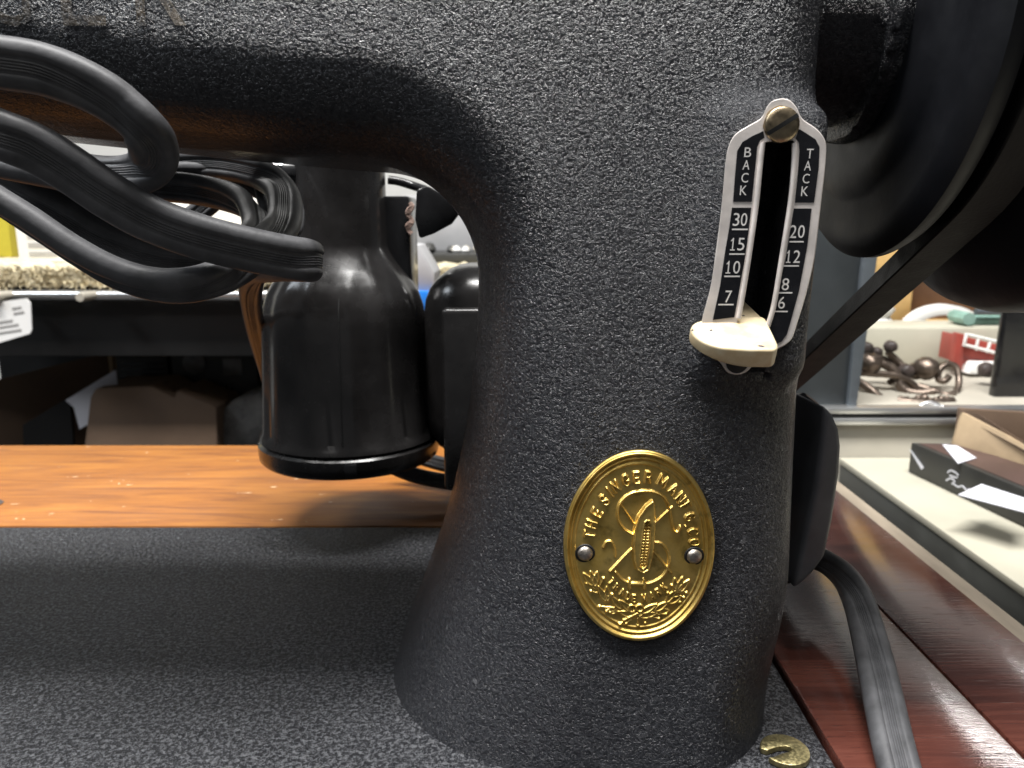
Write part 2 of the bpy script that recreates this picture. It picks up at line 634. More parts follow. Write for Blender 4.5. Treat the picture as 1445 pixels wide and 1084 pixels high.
def body_sdf(x, y, z, with_slot=True):
    a = XL(z) - x
    zb = 131.3 + 0.05 * (np.sqrt((x + 30) ** 2 + 400) - (x + 30))
    b = zb - z
    r = 26.0
    u = np.maximum(r, np.minimum(a, b)) - np.sqrt(np.maximum(r - a, 0) ** 2 + np.maximum(r - b, 0) ** 2)
    d2 = np.maximum(np.maximum(u, x - XR(z)), z - 210.0)
    dy = np.abs(y - 205.0) - (205.0 - YF(z))
    Rr = 23.0 + 23.0 * (1 - sstep(0, 115, z)) * (1 - sstep(0, 48, x))
    Rr = Rr + (15.0 + 15.0 * (1 - sstep(0, 42, z)) - Rr) * sstep(28, 60, x)
    d = np.minimum(-Rr, np.maximum(d2, dy)) + np.sqrt(np.maximum(Rr + d2, 0) ** 2 + np.maximum(Rr + dy, 0) ** 2)
    boss = rbox(x + (z - 114) * -0.055, y - 0.066 * (z - 143), z, (52.6, 172.9, 114.0), (11.3, 9.3, 28.6), 4.5)
    d = smin(d, boss, 7.0)
    rad = np.sqrt((y - WHEEL_C[1]) ** 2 + (z - WHEEL_C[2] - 1) ** 2)
    d = smin(d, np.maximum(rad - 24.5, np.abs(x - 70) - 18), 3.0)
    d = smin(d, np.maximum(rad - 29, np.abs(x - 86) - 3), 1.5)
    if with_slot:
        sl = rbox(x + (z - 114) * -0.095, y, z, (52.4, 169, 112.0), (4.4, 10, 23), 0.8)
        d = np.maximum(d, -sl)
    return d


def surface_nets(fn, lo, hi, h):
    ax = [np.arange(l, u + h, h) for l, u in zip(lo, hi)]
    X, Y, Z = np.meshgrid(*ax, indexing='ij')
    D = fn(X, Y, Z)
    ins = D < 0
    nx, ny, nz = D.shape
    c = np.zeros((nx - 1, ny - 1, nz - 1), int)
    for i in (0, 1):
        for j in (0, 1):
            for k in (0, 1):
                c += ins[i:nx - 1 + i, j:ny - 1 + j, k:nz - 1 + k]
    act = (c > 0) & (c < 8)
    idx = -np.ones(act.shape, int)
    idx[act] = np.arange(act.sum())
    I = np.argwhere(act)
    P = np.stack([ax[q][I[:, q]] + h / 2 for q in range(3)], 1)
    e = 0.05
    for it in range(6):
        d = fn(P[:, 0], P[:, 1], P[:, 2])
        g = np.stack([fn(P[:, 0] + (q == 0) * e, P[:, 1] + (q == 1) * e, P[:, 2] + (q == 2) * e) - d for q in range(3)], 1) / e
        gl = np.maximum((g ** 2).sum(1), 0.2)
        step = -(d / gl)[:, None] * g
        ln = np.linalg.norm(step, axis=1)
        step *= np.minimum(1, h * 0.7 / np.maximum(ln, 1e-9))[:, None]
        P = P + step
    F = []
    for axq in range(3):
        o1, o2 = [(1, 2), (2, 0), (0, 1)][axq]
        sl0 = [slice(1, -1)] * 3
        sl1 = [slice(1, -1)] * 3
        sl0[axq] = slice(0, -1)
        sl1[axq] = slice(1, None)
        A, B = ins[tuple(sl0)], ins[tuple(sl1)]
        for flip, M in ((False, A & ~B), (True, ~A & B)):
            q = np.argwhere(M)
            base = q.copy()
            for t in range(3):
                if t != axq:
                    base[:, t] += 1
            quad = []
            for s1, s2 in ((-1, -1), (0, -1), (0, 0), (-1, 0)):
                cc = base.copy()
                cc[:, o1] += s1
                cc[:, o2] += s2
                quad.append(idx[cc[:, 0], cc[:, 1], cc[:, 2]])
            quad = np.stack(quad, 1)
            if flip:
                quad = quad[:, ::-1]
            F.append(quad)
    F = np.vstack(F)
    F = F[(F >= 0).all(1)]
    return P, F


P, F = surface_nets(body_sdf, (-232, 142, -3), (98, 268, 216), 2.0)
keep = np.ones(len(F), bool)
body = mk('cast_body', P, F, CRINKLE, machine, 180)


def front_y(x, z, with_slot=False):
    x, z = np.asarray(x, float), np.asarray(z, float)
    lo, hi = np.full(x.shape, 140.0), np.full(x.shape, 200.0)
    for _ in range(40):
        m = (lo + hi) / 2
        d = body_sdf(x, m, z, with_slot)
        hi = np.where(d < 0, m, hi)
        lo = np.where(d < 0, lo, m)
    return hi


# ---- bed
box('bed', (-330, 115, -7), (72.6, 293, 0), CRINKLE_BED, machine, 1.4, seg=3)

# ---- worn gold name on the arm
gv, gf = [], []
for ch, cx, wd in (('S', -148, 9), ('I', -134, 3), ('N', -119, 9.5), ('G', -102.5, 9.5), ('E', -87, 8.8), ('R', -71.3, 10)):
    V, Fc = char_mesh(ch)
    bm = bmesh.new()
    vs = [bm.verts.new((a * wd, 0, b * 14.5)) for a, b in V]
    for f in Fc:
        try:
            bm.faces.new([vs[i] for i in f])
        except ValueError:
            pass
    bmesh.ops.triangulate(bm, faces=bm.faces[:])
    for _ in range(2):
        bmesh.ops.subdivide_edges(bm, edges=[e for e in bm.edges if e.calc_length() > 1.2], cuts=1)
        bmesh.ops.triangulate(bm, faces=bm.faces[:])
    bm.verts.index_update()
    base = len(gv)
    gv += [(v.co.x + cx, v.co.z + 165.4) for v in bm.verts]
    gf += [tuple(base + v.index for v in f.verts) for f in bm.faces]
    bm.free()
gv = np.array(gv)
mk('arm_lettering', np.stack([gv[:, 0], front_y(gv[:, 0], gv[:, 1]) - 0.12, gv[:, 1]], 1), gf, GOLD_PRINT, machine, 180)


# ---- brass badge: stamped relief as a height field ---------------------------------------
def c5(cx, cy, Y=158.5):     # drawing space of the badge artwork -> mm
    return aY(780 + cx / 4.0167, 630 + cy / 4.0148, Y)


BC = (485, 550)
o0 = c5(*BC)
ux = (c5(BC[0] + 100, BC[1])[0] - o0[0]) / 100
uz = (c5(BC[0], BC[1] - 100)[2] - c5(BC[0], BC[1] + 100)[2]) / 200
bx0, bz0 = o0[0], o0[2]
EA, EB = 418, 498
st = 2.5
gx = np.arange(-EA - 2 * st, EA + 2.1 * st, st)
gy = np.arange(-EB - 2 * st, EB + 2.1 * st, st)
GX, GY = np.meshgrid(gx, gy, indexing='ij')
AX, AY = GX + BC[0], GY + BC[1]
E_ = np.sqrt((GX / EA) ** 2 + (GY / EB) ** 2)
Hh = np.zeros_like(GX)


def stroke(pts, w, h, add=False):
    global Hh
    pts = np.asarray(pts, float)
    lo, hi = pts.min(0) - 3 * w - 6, pts.max(0) + 3 * w + 6
    m = (AX > lo[0]) & (AX < hi[0]) & (AY > lo[1]) & (AY < hi[1])
    if not m.any():
        return
    x, y = AX[m], AY[m]
    best = np.full(x.shape, 1e9)
    for (x0, y0), (x1, y1) in zip(pts[:-1], pts[1:]):
        dx, dy = x1 - x0, y1 - y0
        L = dx * dx + dy * dy + 1e-9
        t = np.clip(((x - x0) * dx + (y - y0) * dy) / L, 0, 1)
        best = np.minimum(best, np.hypot(x - x0 - t * dx, y - y0 - t * dy))
    pr = h * np.clip(1 - (best / w) ** 2, 0, 1) ** 0.75
    if add:
        Hh[m] += pr
    else:
        Hh[m] = np.maximum(Hh[m], pr)


def curve(pts, n=40):
    return smooth_path(np.c_[np.asarray(pts, float), np.zeros(len(pts))], n)[:, :2]


def arc(cx, cy, rx, ry, a0, a1, n=14):
    t = np.radians(np.linspace(a0, a1, n))
    return np.stack([cx + rx * np.cos(t), cy - ry * np.sin(t)], 1)


G = {  # stroke alphabet in a unit box, y down from -0.5 to 0.5
    'T': [[(-.4, -.5), (.4, -.5)], [(0, -.5), (0, .5)]],
    'H': [[(-.38, -.5), (-.38, .5)], [(.38, -.5), (.38, .5)], [(-.38, 0), (.38, 0)]],
    'E': [[(.36, -.5), (-.34, -.5), (-.34, .5), (.36, .5)], [(-.34, 0), (.22, 0)]],
    'S': [[(.34, -.3), (.2, -.48), (-.12, -.5), (-.34, -.32), (-.26, -.08), (.24, .1), (.36, .3), (.14, .5), (-.18, .48), (-.36, .3)]],
    'I': [[(0, -.5), (0, .5)]],
    'N': [[(-.38, .5), (-.38, -.5), (.38, .5), (.38, -.5)]],
    'G': [[(.36, -.3), (.15, -.5), (-.2, -.46), (-.4, -.1), (-.36, .28), (-.1, .5), (.22, .46), (.38, .3), (.38, .05), (.08, .05)]],
    'R': [[(-.36, .5), (-.36, -.5), (.16, -.5), (.36, -.28), (.18, -.02), (-.36, 0)], [(.02, 0), (.4, .5)]],
    'M': [[(-.46, .5), (-.42, -.5), (0, .3), (.42, -.5), (.46, .5)]],
    'A': [[(-.42, .5), (0, -.5), (.42, .5)], [(-.26, .14), (.26, .14)]],
    'F': [[(-.34, .5), (-.34, -.5), (.36, -.5)], [(-.34, 0), (.22, 0)]],
    'C': [[(.36, -.3), (.15, -.5), (-.2, -.46), (-.4, -.1), (-.36, .28), (-.1, .5), (.22, .46), (.38, .28)]],
    'O': [[(0, -.5), (.3, -.36), (.4, 0), (.3, .36), (0, .5), (-.3, .36), (-.4, 0), (-.3, -.36), (0, -.5)]],
    'D': [[(-.36, -.5), (-.36, .5), (.06, .5), (.36, .26), (.36, -.26), (.06, -.5), (-.36, -.5)]],
    'K': [[(-.36, -.5), (-.36, .5)], [(.36, -.5), (-.36, .06)], [(-.08, -.14), (.4, .5)]],
    '.': [[(-.02, .46), (.02, .46)]],
}


def glyph(ch, cx, cy, up, w, h, sw, hh):
    ux_, uy_ = up
    l = math.hypot(ux_, uy_)
    ux_, uy_ = ux_ / l, uy_ / l
    rx, ry = -uy_, ux_                 # reading direction (screen coordinates, y down)
    for s in G[ch]:
        stroke([(cx + rx * a * w - ux_ * b * h, cy + ry * a * w - uy_ * b * h) for a, b in s], sw, hh)


for ch, x, y in (('T', 206, 492), ('H', 216, 436), ('E', 246, 376), ('S', 285, 308), ('I', 318, 268), ('N', 350, 238), ('G', 406, 205), ('E', 466, 190), ('R', 530, 188),
                 ('M', 612, 208), ('A', 673, 250), ('N', 712, 296), ('F', 742, 340), ('G', 768, 396), ('.', 770, 440), ('C', 788, 478), ('O', 797, 532)):
    up = ((x - 490) / 310 ** 2, (y - 545) / 365 ** 2)
    glyph(ch, x, y, up, 40 if ch != 'M' else 48, 57, 6.2, 19)
for ch, x, y in (('T', 330, 738), ('R', 357, 768), ('A', 390, 796), ('D', 424, 817), ('E', 457, 829), ('M', 515, 827), ('A', 560, 816), ('R', 594, 796), ('K', 626, 770)):
    glyph(ch, x, y, ((480 - x) / 1.2, 640 - y), 23, 35, 5.2, 12)
# thread, needles, spool
thread = [(445, 487), (400, 462), (364, 405), (370, 335), (415, 285), (480, 264), (555, 264), (618, 292), (650, 350), (664, 420), (680, 472), (702, 476), (716, 448)]
stroke(curve(thread, 90), 8, 13)
for t in curve(thread, 80):
    stroke([(t[0] - 3, t[1] - 4), (t[0] + 3, t[1] + 4)], 5, 3.0, True)
lower = [(565, 530), (612, 540), (648, 588), (650, 650), (622, 708), (565, 743), (520, 752)]
stroke(curve(lower, 60), 8, 13)
stroke(curve([(432, 750), (388, 728), (352, 688)], 30), 8, 13)
stroke(curve([(284, 560), (300, 532), (326, 530), (345, 562), (350, 606)], 40), 7, 11)
for a, b, w in (((372, 322), (452, 432), 5.5), ((668, 345), (570, 432), 5.5), ((440, 568), (322, 684), 8), ((558, 570), (664, 692), 8)):
    stroke([a, b], w, 13)
stroke([(432, 728), (432, 774)], 10, 17)
stroke([(515, 730), (515, 776)], 10, 17)
stroke([(432, 752), (515, 753)], 13, 14)
# shuttle
sh = np.array([(556, 314), (520, 342), (480, 395), (458, 460), (450, 540), (456, 620), (472, 668), (505, 686), (535, 672), (552, 610), (562, 500), (566, 400), (560, 320)])
cxs = np.array([(548, 345), (520, 400), (506, 480), (500, 560), (500, 640)])
stroke(cxs, 62, 0.001)
best = np.zeros(AX.shape, bool)
n_ = len(sh)
for i in range(n_):
    (x0, y0), (x1, y1) = sh[i], sh[(i + 1) % n_]
    cond = ((y0 > AY) != (y1 > AY)) & (AX < (x1 - x0) * (AY - y0) / (y1 - y0 + 1e-9) + x0)
    best ^= cond
Hh = np.where(best, 22.0, Hh)
stroke(np.vstack([sh, sh[:1]]), 9, 30)
slot = [(522, 410), (540, 412), (546, 440), (538, 560), (524, 650), (505, 668), (488, 655), (486, 600), (500, 480), (512, 420), (522, 410)]
inside = np.zeros(AX.shape, bool)
for i in range(len(slot) - 1):
    (x0, y0), (x1, y1) = slot[i], slot[i + 1]
    inside ^= ((y0 > AY) != (y1 > AY)) & (AX < (x1 - x0) * (AY - y0) / (y1 - y0 + 1e-9) + x0)
Hh = np.where(inside, 6 + 9 * (0.5 + 0.5 * np.sin(AY * 2 * math.pi / 16)), Hh)
stroke(slot, 6, 29)
stroke([(525, 425), (506, 655)], 4, 20)


def leaf(x, y, ang, L, wd):
    c, s = math.cos(R(ang)), -math.sin(R(ang))
    def q(a, b):
        return (x + c * a - s * b, y + s * a + c * b)
    t = np.linspace(0, 1, 12)
    prof = np.sin(np.pi * t ** 0.8) * wd
    stroke([q(L * a, p) for a, p in zip(t, prof)], 5, 10)
    stroke([q(L * a, -p) for a, p in zip(t, prof)], 5, 10)
    stroke([q(0, 0), q(L * 0.85, 0)], 14, 5)


def berry(x0, y0, x1, y1):
    stroke([(x0, y0), (x1, y1)], 5, 9)
    stroke([(x1 - 1, y1), (x1 + 1, y1)], 10, 14)


for x, y, a, L in ((465, 925, 165, 120), (455, 905, 140, 125), (385, 885, 130, 110), (300, 845, 120, 115), (310, 845, 95, 95), (245, 770, 112, 110), (235, 765, 80, 95), (225, 760, 130, 100), (360, 900, 175, 70),
                   (490, 925, 10, 125), (500, 905, 28, 120), (575, 895, 32, 110), (640, 850, 50, 100), (655, 855, 28, 100), (700, 800, 70, 110), (705, 800, 48, 115), (690, 800, 92, 95), (600, 900, 5, 70)):
    leaf(x, y, a, L * 0.82, 14)
for b_ in ((380, 900, 305, 900), (350, 880, 265, 875), (240, 780, 190, 750), (250, 800, 215, 792), (260, 770, 285, 722), (310, 820, 335, 808), (430, 935, 380, 965), (450, 935, 415, 962), (480, 935, 482, 972), (500, 930, 522, 958),
           (570, 915, 640, 912), (540, 925, 600, 935), (640, 840, 648, 800), (690, 805, 740, 825), (700, 790, 672, 760), (660, 860, 720, 850), (720, 790, 755, 800), (330, 880, 325, 905)):
    berry(*b_)
stroke(arc(447, 882, 20, 18, 0, 360), 7, 12)
stroke(arc(490, 880, 20, 18, 0, 360), 7, 12)
stroke([(400, 945), (480, 905)], 8, 13)
# dished field, stepped border
ring = lambda e0, w, h: h * np.exp(-((E_ - e0) / w) ** 2)
Hh = Hh * np.clip((0.90 - E_) / 0.03, 0, 1)
Hh += ring(0.868, 0.010, 7) + ring(0.925, 0.016, 14) + 26 * sstep(0.935, 0.975, E_) * (1 - 0.75 * sstep(0.985, 1.0, E_))
Hh += 22 * (1 - E_ ** 2) * 0.35
Hh += 4 * (np.sin(GX * 0.013 + 1) * np.sin(GY * 0.017 + 2))            # gentle buckling of thin sheet
Hm = Hh * ux                                                            # -> mm
# trim to the oval
sc = np.where(E_ > 1, 1 / np.maximum(E_, 1e-6), 1.0)
BX = bx0 + GX * sc * ux
BZ = bz0 - GY * sc * uz
tilt_fix = 0.0
BY0 = front_y(BX, BZ)
BYs = BY0 - 0.35 - Hm
ok = E_ <= 1
ni, nj = GX.shape
vid = np.arange(ni * nj).reshape(ni, nj)
anyin = ok[:-1, :-1] | ok[1:, :-1] | ok[1:, 1:] | ok[:-1, 1:]
q = np.stack([vid[:-1, :-1], vid[1:, :-1], vid[1:, 1:], vid[:-1, 1:]], -1)[anyin]
used = np.unique(q)
rem = -np.ones(ni * nj, int)
rem[used] = np.arange(len(used))
BV = np.stack([BX, BYs, BZ], -1).reshape(-1, 3)[used]
badge = mk('brass_badge', BV, rem[q][:, ::-1], BRASS, machine, 180)
badge['label'] = 'oval gold-coloured brass badge with stamped shuttle and lettering'
# rolled edge
t = np.linspace(0, 2 * np.pi, 160, endpoint=False)
ex, ez = bx0 + EA * ux * 0.992 * np.cos(t), bz0 + EB * uz * 0.992 * np.sin(t)
ey = front_y(ex, ez) - 0.55
rings = []
for k in range(160):
    nx_, nz_ = math.cos(t[k]), math.sin(t[k])
    rings.append([(ex[k] + nx_ * 0.42 * math.cos(a), ey[k] - 0.6 * math.sin(a), ez[k] + nz_ * 0.42 * math.cos(a)) for a in np.linspace(0, 2 * math.pi, 10, endpoint=False)])
loft('rim', rings, BRASS, badge, closed=True, smooth=180)


def dome(name, c, r, h, mt, parent, facets=0):
    prof = [(c[1] + 0.5, r * 0.98), (c[1] - 0.15 * h, r), (c[1] - 0.5 * h, r * 0.9), (c[1] - 0.8 * h, r * 0.64), (c[1] - 0.96 * h, r * 0.32), (c[1] - h, r * 0.04)]
    return loft(name, lathe_rings(prof, c, 'Y', 20), mt, parent, smooth=180)


for cx, cy in ((180, 592), (793, 606)):
    p = c5(cx, cy)
    y0 = float(front_y([p[0]], [p[2]])[0]) - 0.6
    dome('rivet', (p[0], y0, p[2]), 1.7, 1.15, RIVET, badge)
    # grime ring round the rivet
    rg = []
    for k in range(28):
        a = 2 * math.pi * k / 28
        rg.append([(p[0] + rr * math.cos(a), y0 - dd, p[2] + rr * math.sin(a)) for rr, dd in ((1.6, 0.16), (1.95, 0.24), (2.2, 0.05))])
    loft('grime_ring', rg, SLOT_BLACK, badge, closed=True, cap=False, smooth=180)


# ---- stitch-length plate ------------------------------------------------------------------
def c4(cx, cy, Y=PLATE_Y):
    return aY(960 + cx / 2.579, 120 + cy / 2.581, Y - 3.9 * cy / 1050)


outer = [(372, 48), (400, 56), (425, 85), (437, 112), (452, 130), (490, 155), (518, 185), (531, 222), (527, 300), (510, 450), (490, 620), (470, 715), (450, 790), (425, 870), (408, 920), (385, 945), (352, 962),
         (300, 985), (268, 1015), (245, 1042), (210, 1055), (170, 1046), (148, 1015), (115, 985), (82, 960), (72, 920), (80, 850), (110, 735), (130, 600), (150, 440), (163, 295), (175, 225), (200, 180), (245, 150), (295, 120), (312, 85), (335, 58)]
inner = [(318, 207), (400, 202), (412, 206), (418, 218), (412, 300), (400, 430), (370, 620), (340, 800), (318, 880), (290, 905), (235, 905), (208, 880), (212, 840), (232, 730), (250, 610), (275, 430), (290, 290), (298, 225), (305, 212)]


def dens(pts, n):
    return smooth_path(np.c_[np.asarray(pts + pts[:1], float), np.zeros(len(pts) + 1)], n + 1)[:-1, :2]


def ring_plate(name, out, inn, y0, y1, mt, parent, bev=0.25):
    """flat plate with one opening: bridge the outlines radially"""
    N = 96
    co = np.array([272.0, 560.0])

    def by_angle(p):
        p = np.asarray(p)
        a = np.unwrap(np.arctan2((p[:, 1] - co[1]) / 400, (p[:, 0] - co[0]) / 150))
        return p, a
    o, i = dens(out, 400), dens(inn, 400)

    def resamp(p):
        p, a = by_angle(p)
        if a[-1] < a[0]:
            p, a = p[::-1], a[::-1]
        k = int(np.argmin(np.abs((a % (2 * np.pi)) - 0)))
        p = np.roll(p, -k, axis=0)
        d = np.r_[0, np.cumsum(np.linalg.norm(np.diff(np.vstack([p, p[:1]]), axis=0), axis=1))]
        s = np.linspace(0, d[-1], N * 2, endpoint=False)
        pp = np.vstack([p, p[:1]])
        return np.stack([np.interp(s, d, pp[:, q]) for q in (0, 1)], 1)
    o, i = resamp(o), resamp(i)
    n = len(o)
    cen = o.mean(0)
    oi = o + (np.array([272, 560]) - o) / np.linalg.norm(o - [272, 560], axis=1)[:, None] * 3.0
    ii = i - (np.array([272, 560]) - i) / np.maximum(np.linalg.norm(i - [272, 560], axis=1)[:, None], 1) * 2.0
    rings = [[c4(*p, y1) for p in o], [c4(*p, y0 + bev) for p in o], [c4(*p, y0) for p in oi], [c4(*p, y0) for p in ii], [c4(*p, y0 + bev) for p in i], [c4(*p, y1) for p in i]]
    V = [p for r in rings for p in r]
    Fq = []
    for a in range(len(rings)):
        b = (a + 1) % len(rings)
        for j in range(n):
            k = (j + 1) % n
            Fq.append((a * n + j, a * n + k, b * n + k, b * n + j))
    bm = bmesh.new()
    vs = [bm.verts.new(v) for v in V]
    for f in Fq:
        bm.faces.new([vs[t] for t in f])
    return bm_obj(name, bm, mt, parent, 30)


plate = ring_plate('stitch_length_plate', outer, inner, PLATE_Y - 1.0, PLATE_Y + 0.6, PLATE, machine)
plate['label'] = 'nickel plate with slot and black scale reading BACK TACK and stitch numbers'
PF = PLATE_Y - 1.0
fields = [
    [(302, 168), (306, 192), (290, 202), (280, 225), (274, 290), (260, 425), (192, 425), (199, 330), (207, 240), (226, 208), (262, 186)],
    [(188, 447), (258, 447), (248, 540), (234, 640), (214, 750), (197, 846), (118, 856), (144, 735), (164, 600), (178, 520)],
    [(432, 160), (462, 178), (492, 198), (507, 226), (504, 300), (487, 428), (417, 428), (428, 320), (434, 240), (432, 210), (420, 194)],
    [(413, 450), (478, 450), (462, 590), (432, 750), (405, 850), (388, 908), (368, 935), (345, 946), (300, 950), (318, 895), (346, 800), (385, 620)],
]
for f in fields:
    fr = [c4(x, y, PF - 0.10) for x, y in f]
    bk = [c4(x, y, PF + 0.2) for x, y in f]
    prism('enamel_field', fr, bk, ENAMEL, plate)


_char['1'] = (np.array([(-.08, -.5), (.14, -.5), (.14, .5), (-.04, .5), (-.08, .44), (-.36, .30), (-.36, .2), (-.08, .3), (-.4, -.5), (.46, -.5), (.46, -.41), (-.4, -.41)]),
              [(0, 1, 2, 3, 4), (4, 5, 6, 7), (8, 9, 10, 11)])


def flat_text(items, bars, name, Y, mt, parent, lean):
    V, Fq = [], []
    for s, cx, cy, w, h in items:
        n = len(s)
        for k, ch in enumerate(s):
            cv, cf = char_mesh(ch)
            wc = w * (0.8 if ch == '1' else 1.0)
            ox = (k - (n - 1) / 2) * w * 1.22
            base = len(V)
            for a, b in cv:
                V.append(c4(cx + ox + a * wc + lean * b * h, cy - b * h + a * 0, Y))
            Fq += [tuple(base + i for i in f) for f in cf]
    for x0, x1, y in bars:
        base = len(V)
        V += [c4(x0, y - 2.6, Y), c4(x1, y - 2.6, Y), c4(x1, y + 2.6, Y), c4(x0, y + 2.6, Y)]
        Fq.append((base + 3, base + 2, base + 1, base))
    return mk(name, V, Fq, mt, parent, None)


items = []
for s, pts in (('BACK', ((246, 245), (240, 291), (235, 338), (230, 384))), ('TACK', ((472, 250), (464, 294), (458, 341), (453, 387)))):
    for ch, (x, y) in zip(s, pts):
        items.append((ch, x, y, 25, 35))
items += [('30', 218, 490, 23, 47), ('15', 206, 580, 25, 46), ('10', 190, 664, 25, 46), ('7', 175, 771, 24, 44), ('20', 426, 534, 24, 47), ('12', 409, 625, 25, 46), ('8', 383, 726, 26, 44), ('6', 369, 793, 25, 44)]
bars = [(188, 246, 526), (178, 234, 616), (160, 217, 697), (138, 194, 800), (397, 449, 571), (373, 432, 659), (354, 408, 757), (336, 391, 825)]
flat_text(items, bars, 'scale_lettering', PF - 0.14, LETTER, plate, 0.10)
# raised lips of the slot
for pts in ([(300, 212), (291, 290), (277, 430), (252, 610), (233, 730), (212, 850)], [(416, 212), (413, 300), (401, 430), (371, 620), (341, 800), (318, 880)]):
    k = [(*c4(x, y, PF - 0.1), 1, 0, 0) for x, y in pts]
    sweep('slot_lip', k, [(-.45, -.35), (.45, -.35), (.45, .25), (.2, .45), (-.2, .45), (-.45, .25)], PLATE, plate, 40)
# screw
sc_c = c4(366, 146, PF)
PS = sc_c[1]
screw = loft('screw', lathe_rings([(PS + 0.4, 3.5), (PS - 0.8, 3.5), (PS - 1.1, 3.25), (PS - 1.35, 2.4), (PS - 1.5, 1.3), (PS - 1.55, 0.05)], (sc_c[0], 0, sc_c[2]), 'Y', 40), SCREW, plate, smooth=50)
bm = bmesh.new()
add_box(bm, (-4.0, -0.12, -0.42), (4.0, 0.12, 0.42), 0)
rt = R(32)
for v in bm.verts:
    x, y, z = v.co
    yy = PS - 2.12 + 0.055 * x * x + y
    v.co = (sc_c[0] + x * math.cos(rt) - z * math.sin(rt), yy, sc_c[2] + x * math.sin(rt) + z * math.cos(rt))
bm.free()
kk = []
for x in np.linspace(-3.4, 3.4, 9):
    kk.append((sc_c[0] + x * math.cos(rt), PS - 1.50 + 0.038 * x * x, sc_c[2] + x * math.sin(rt), -math.sin(rt), 0, math.cos(rt)))
sweep('screw_slot', kk, [(-.42, -.12), (.42, -.12), (.42, .12), (-.42, .12)], SLOT_BLACK, screw, 20)
prism('grime_patch', [c4(365 + 62 * math.cos(a) * (1 + .08 * math.sin(5 * a)), 138 + 60 * math.sin(a) * (1 + .07 * math.cos(4 * a)), PF - 0.05) for a in np.linspace(0, 2 * math.pi, 30, endpoint=False)],
      [c4(365 + 62 * math.cos(a), 138 + 60 * math.sin(a), PF + 0.2) for a in np.linspace(0, 2 * math.pi, 30, endpoint=False)], simple('brown_grime', (0.36, 0.27, 0.15), 0.6, 0.3, 0.4, 500), plate)
# bottom screw glimpse under the lever
p = c4(206, 1010, PF)
PB = p[1]
loft('screw', lathe_rings([(PB + 0.2, 2.3), (PB - 0.35, 2.3), (PB - 0.5, 1.4), (PB - 0.5, 0.05)], (p[0], 0, p[2]), 'Y', 24), SLOT_BLACK, plate)

# ---- ivory stitch lever
top = [(250, 843), (302, 843), (322, 872), (350, 930), (356, 948), (346, 964), (290, 966), (225, 964), (150, 958), (95, 942), (55, 917), (39, 893), (44, 872), (72, 857), (130, 847), (190, 845)]


def lev(x, y, dz=0, dy=0):
    t_ = (y - 843) / (985 - 843)
    Y = 164.6 - 12.5 * t_
    q = c4(x, y, Y)
    return (q[0], q[1] + dy, q[2] + dz)


topd = dens(top, 72)
front = [lev(x, y) for x, y in topd]
backp = [lev(x, y, -2.5 - 1.4 * float(sstep(60, 260, x)), 1.6) for x, y in topd]
prism('stitch_lever', front, backp, IVORY, machine, 0.7, 3, 60)
stem = [c4(222, 775, 171), c4(238, 790, 168), c4(305, 852, 159), c4(250, 862, 158.5), c4(214, 850, 161), c4(208, 815, 168)]
prism('lever_stem', [c4(218, 772, 174), c4(300, 852, 165.2), c4(215, 852, 165.2)], [c4(218, 820, 178), c4(300, 900, 169), c4(215, 900, 169)], IVORY, machine, 0.2)

# ---- handwheel, belt
prof = [(86, 0.3), (86, 22), (87, 30), (86.2, 36), (87.2, 40), (88.0, 41.5), (88.8, 43), (89.0, 51), (90.2, 55), (92.0, 57), (94.0, 57), (96.4, 55.6), (98.8, 49), (110.5, 49), (113, 56), (116, 60), (119.5, 66), (123, 69.8), (128, 71.3),
        (137, 71.3), (142, 69.5), (144, 65), (141, 58), (139, 40), (143, 22), (150, 20), (151, 0.3)]
wheel = loft('handwheel', lathe_rings(prof, WHEEL_C, 'X', 120), WHEEL_MAT, machine, smooth=32)
# belt round groove and down to the motor pulley
wy, wz, wr = WHEEL_C[1], WHEEL_C[2], 53.0
my, mz, mr = 338.0, 47.0, 13.0
dyy, dzz = my - wy, mz - wz
L = math.hypot(dyy, dzz)
base = math.atan2(dzz, dyy)
off = math.acos((wr - mr) / L)
loop = []
for a in np.linspace(base + off, base - off + 2 * math.pi, 40):
    loop.append((104.6, wy + wr * math.cos(a), wz + wr * math.sin(a), math.cos(a), math.sin(a)))
for s_ in np.linspace(0, 1, 12)[1:-1]:
    a = base - off
    p0 = (wy + wr * math.cos(a), wz + wr * math.sin(a))
    p1 = (my + mr * math.cos(a), mz + mr * math.sin(a))
    loop.append((104.6, p0[0] + (p1[0] - p0[0]) * s_, p0[1] + (p1[1] - p0[1]) * s_, math.cos(a), math.sin(a)))
for a in np.linspace(base - off, base + off, 14):
    loop.append((104.6, my + mr * math.cos(a), mz + mr * math.sin(a), math.cos(a), math.sin(a)))
for s_ in np.linspace(0, 1, 12)[1:-1]:
    a = base + off
    p0 = (my + mr * math.cos(a), mz + mr * math.sin(a))
    p1 = (wy + wr * math.cos(a), wz + wr * math.sin(a))
    loop.append((104.6, p0[0] + (p1[0] - p0[0]) * s_, p0[1] + (p1[1] - p0[1]) * s_, math.cos(a), math.sin(a)))
bp = [(-4.6, 2.6), (4.6, 2.6), (4.9, 2.2), (3.4, -4.0), (-3.4, -4.0), (-4.9, 2.2)]
rings = [[(x + u, y + cn * w, z + sn * w) for u, w in bp] for x, y, z, cn, sn in loop]
loft('drive_belt', rings, BELT, machine, closed=True, smooth=30)

# ---- motor behind the pillar
def rounded_block(name, lo, hi, r, mt, parent, seg=6):
    return box(name, lo, hi, mt, parent, r, seg=seg)


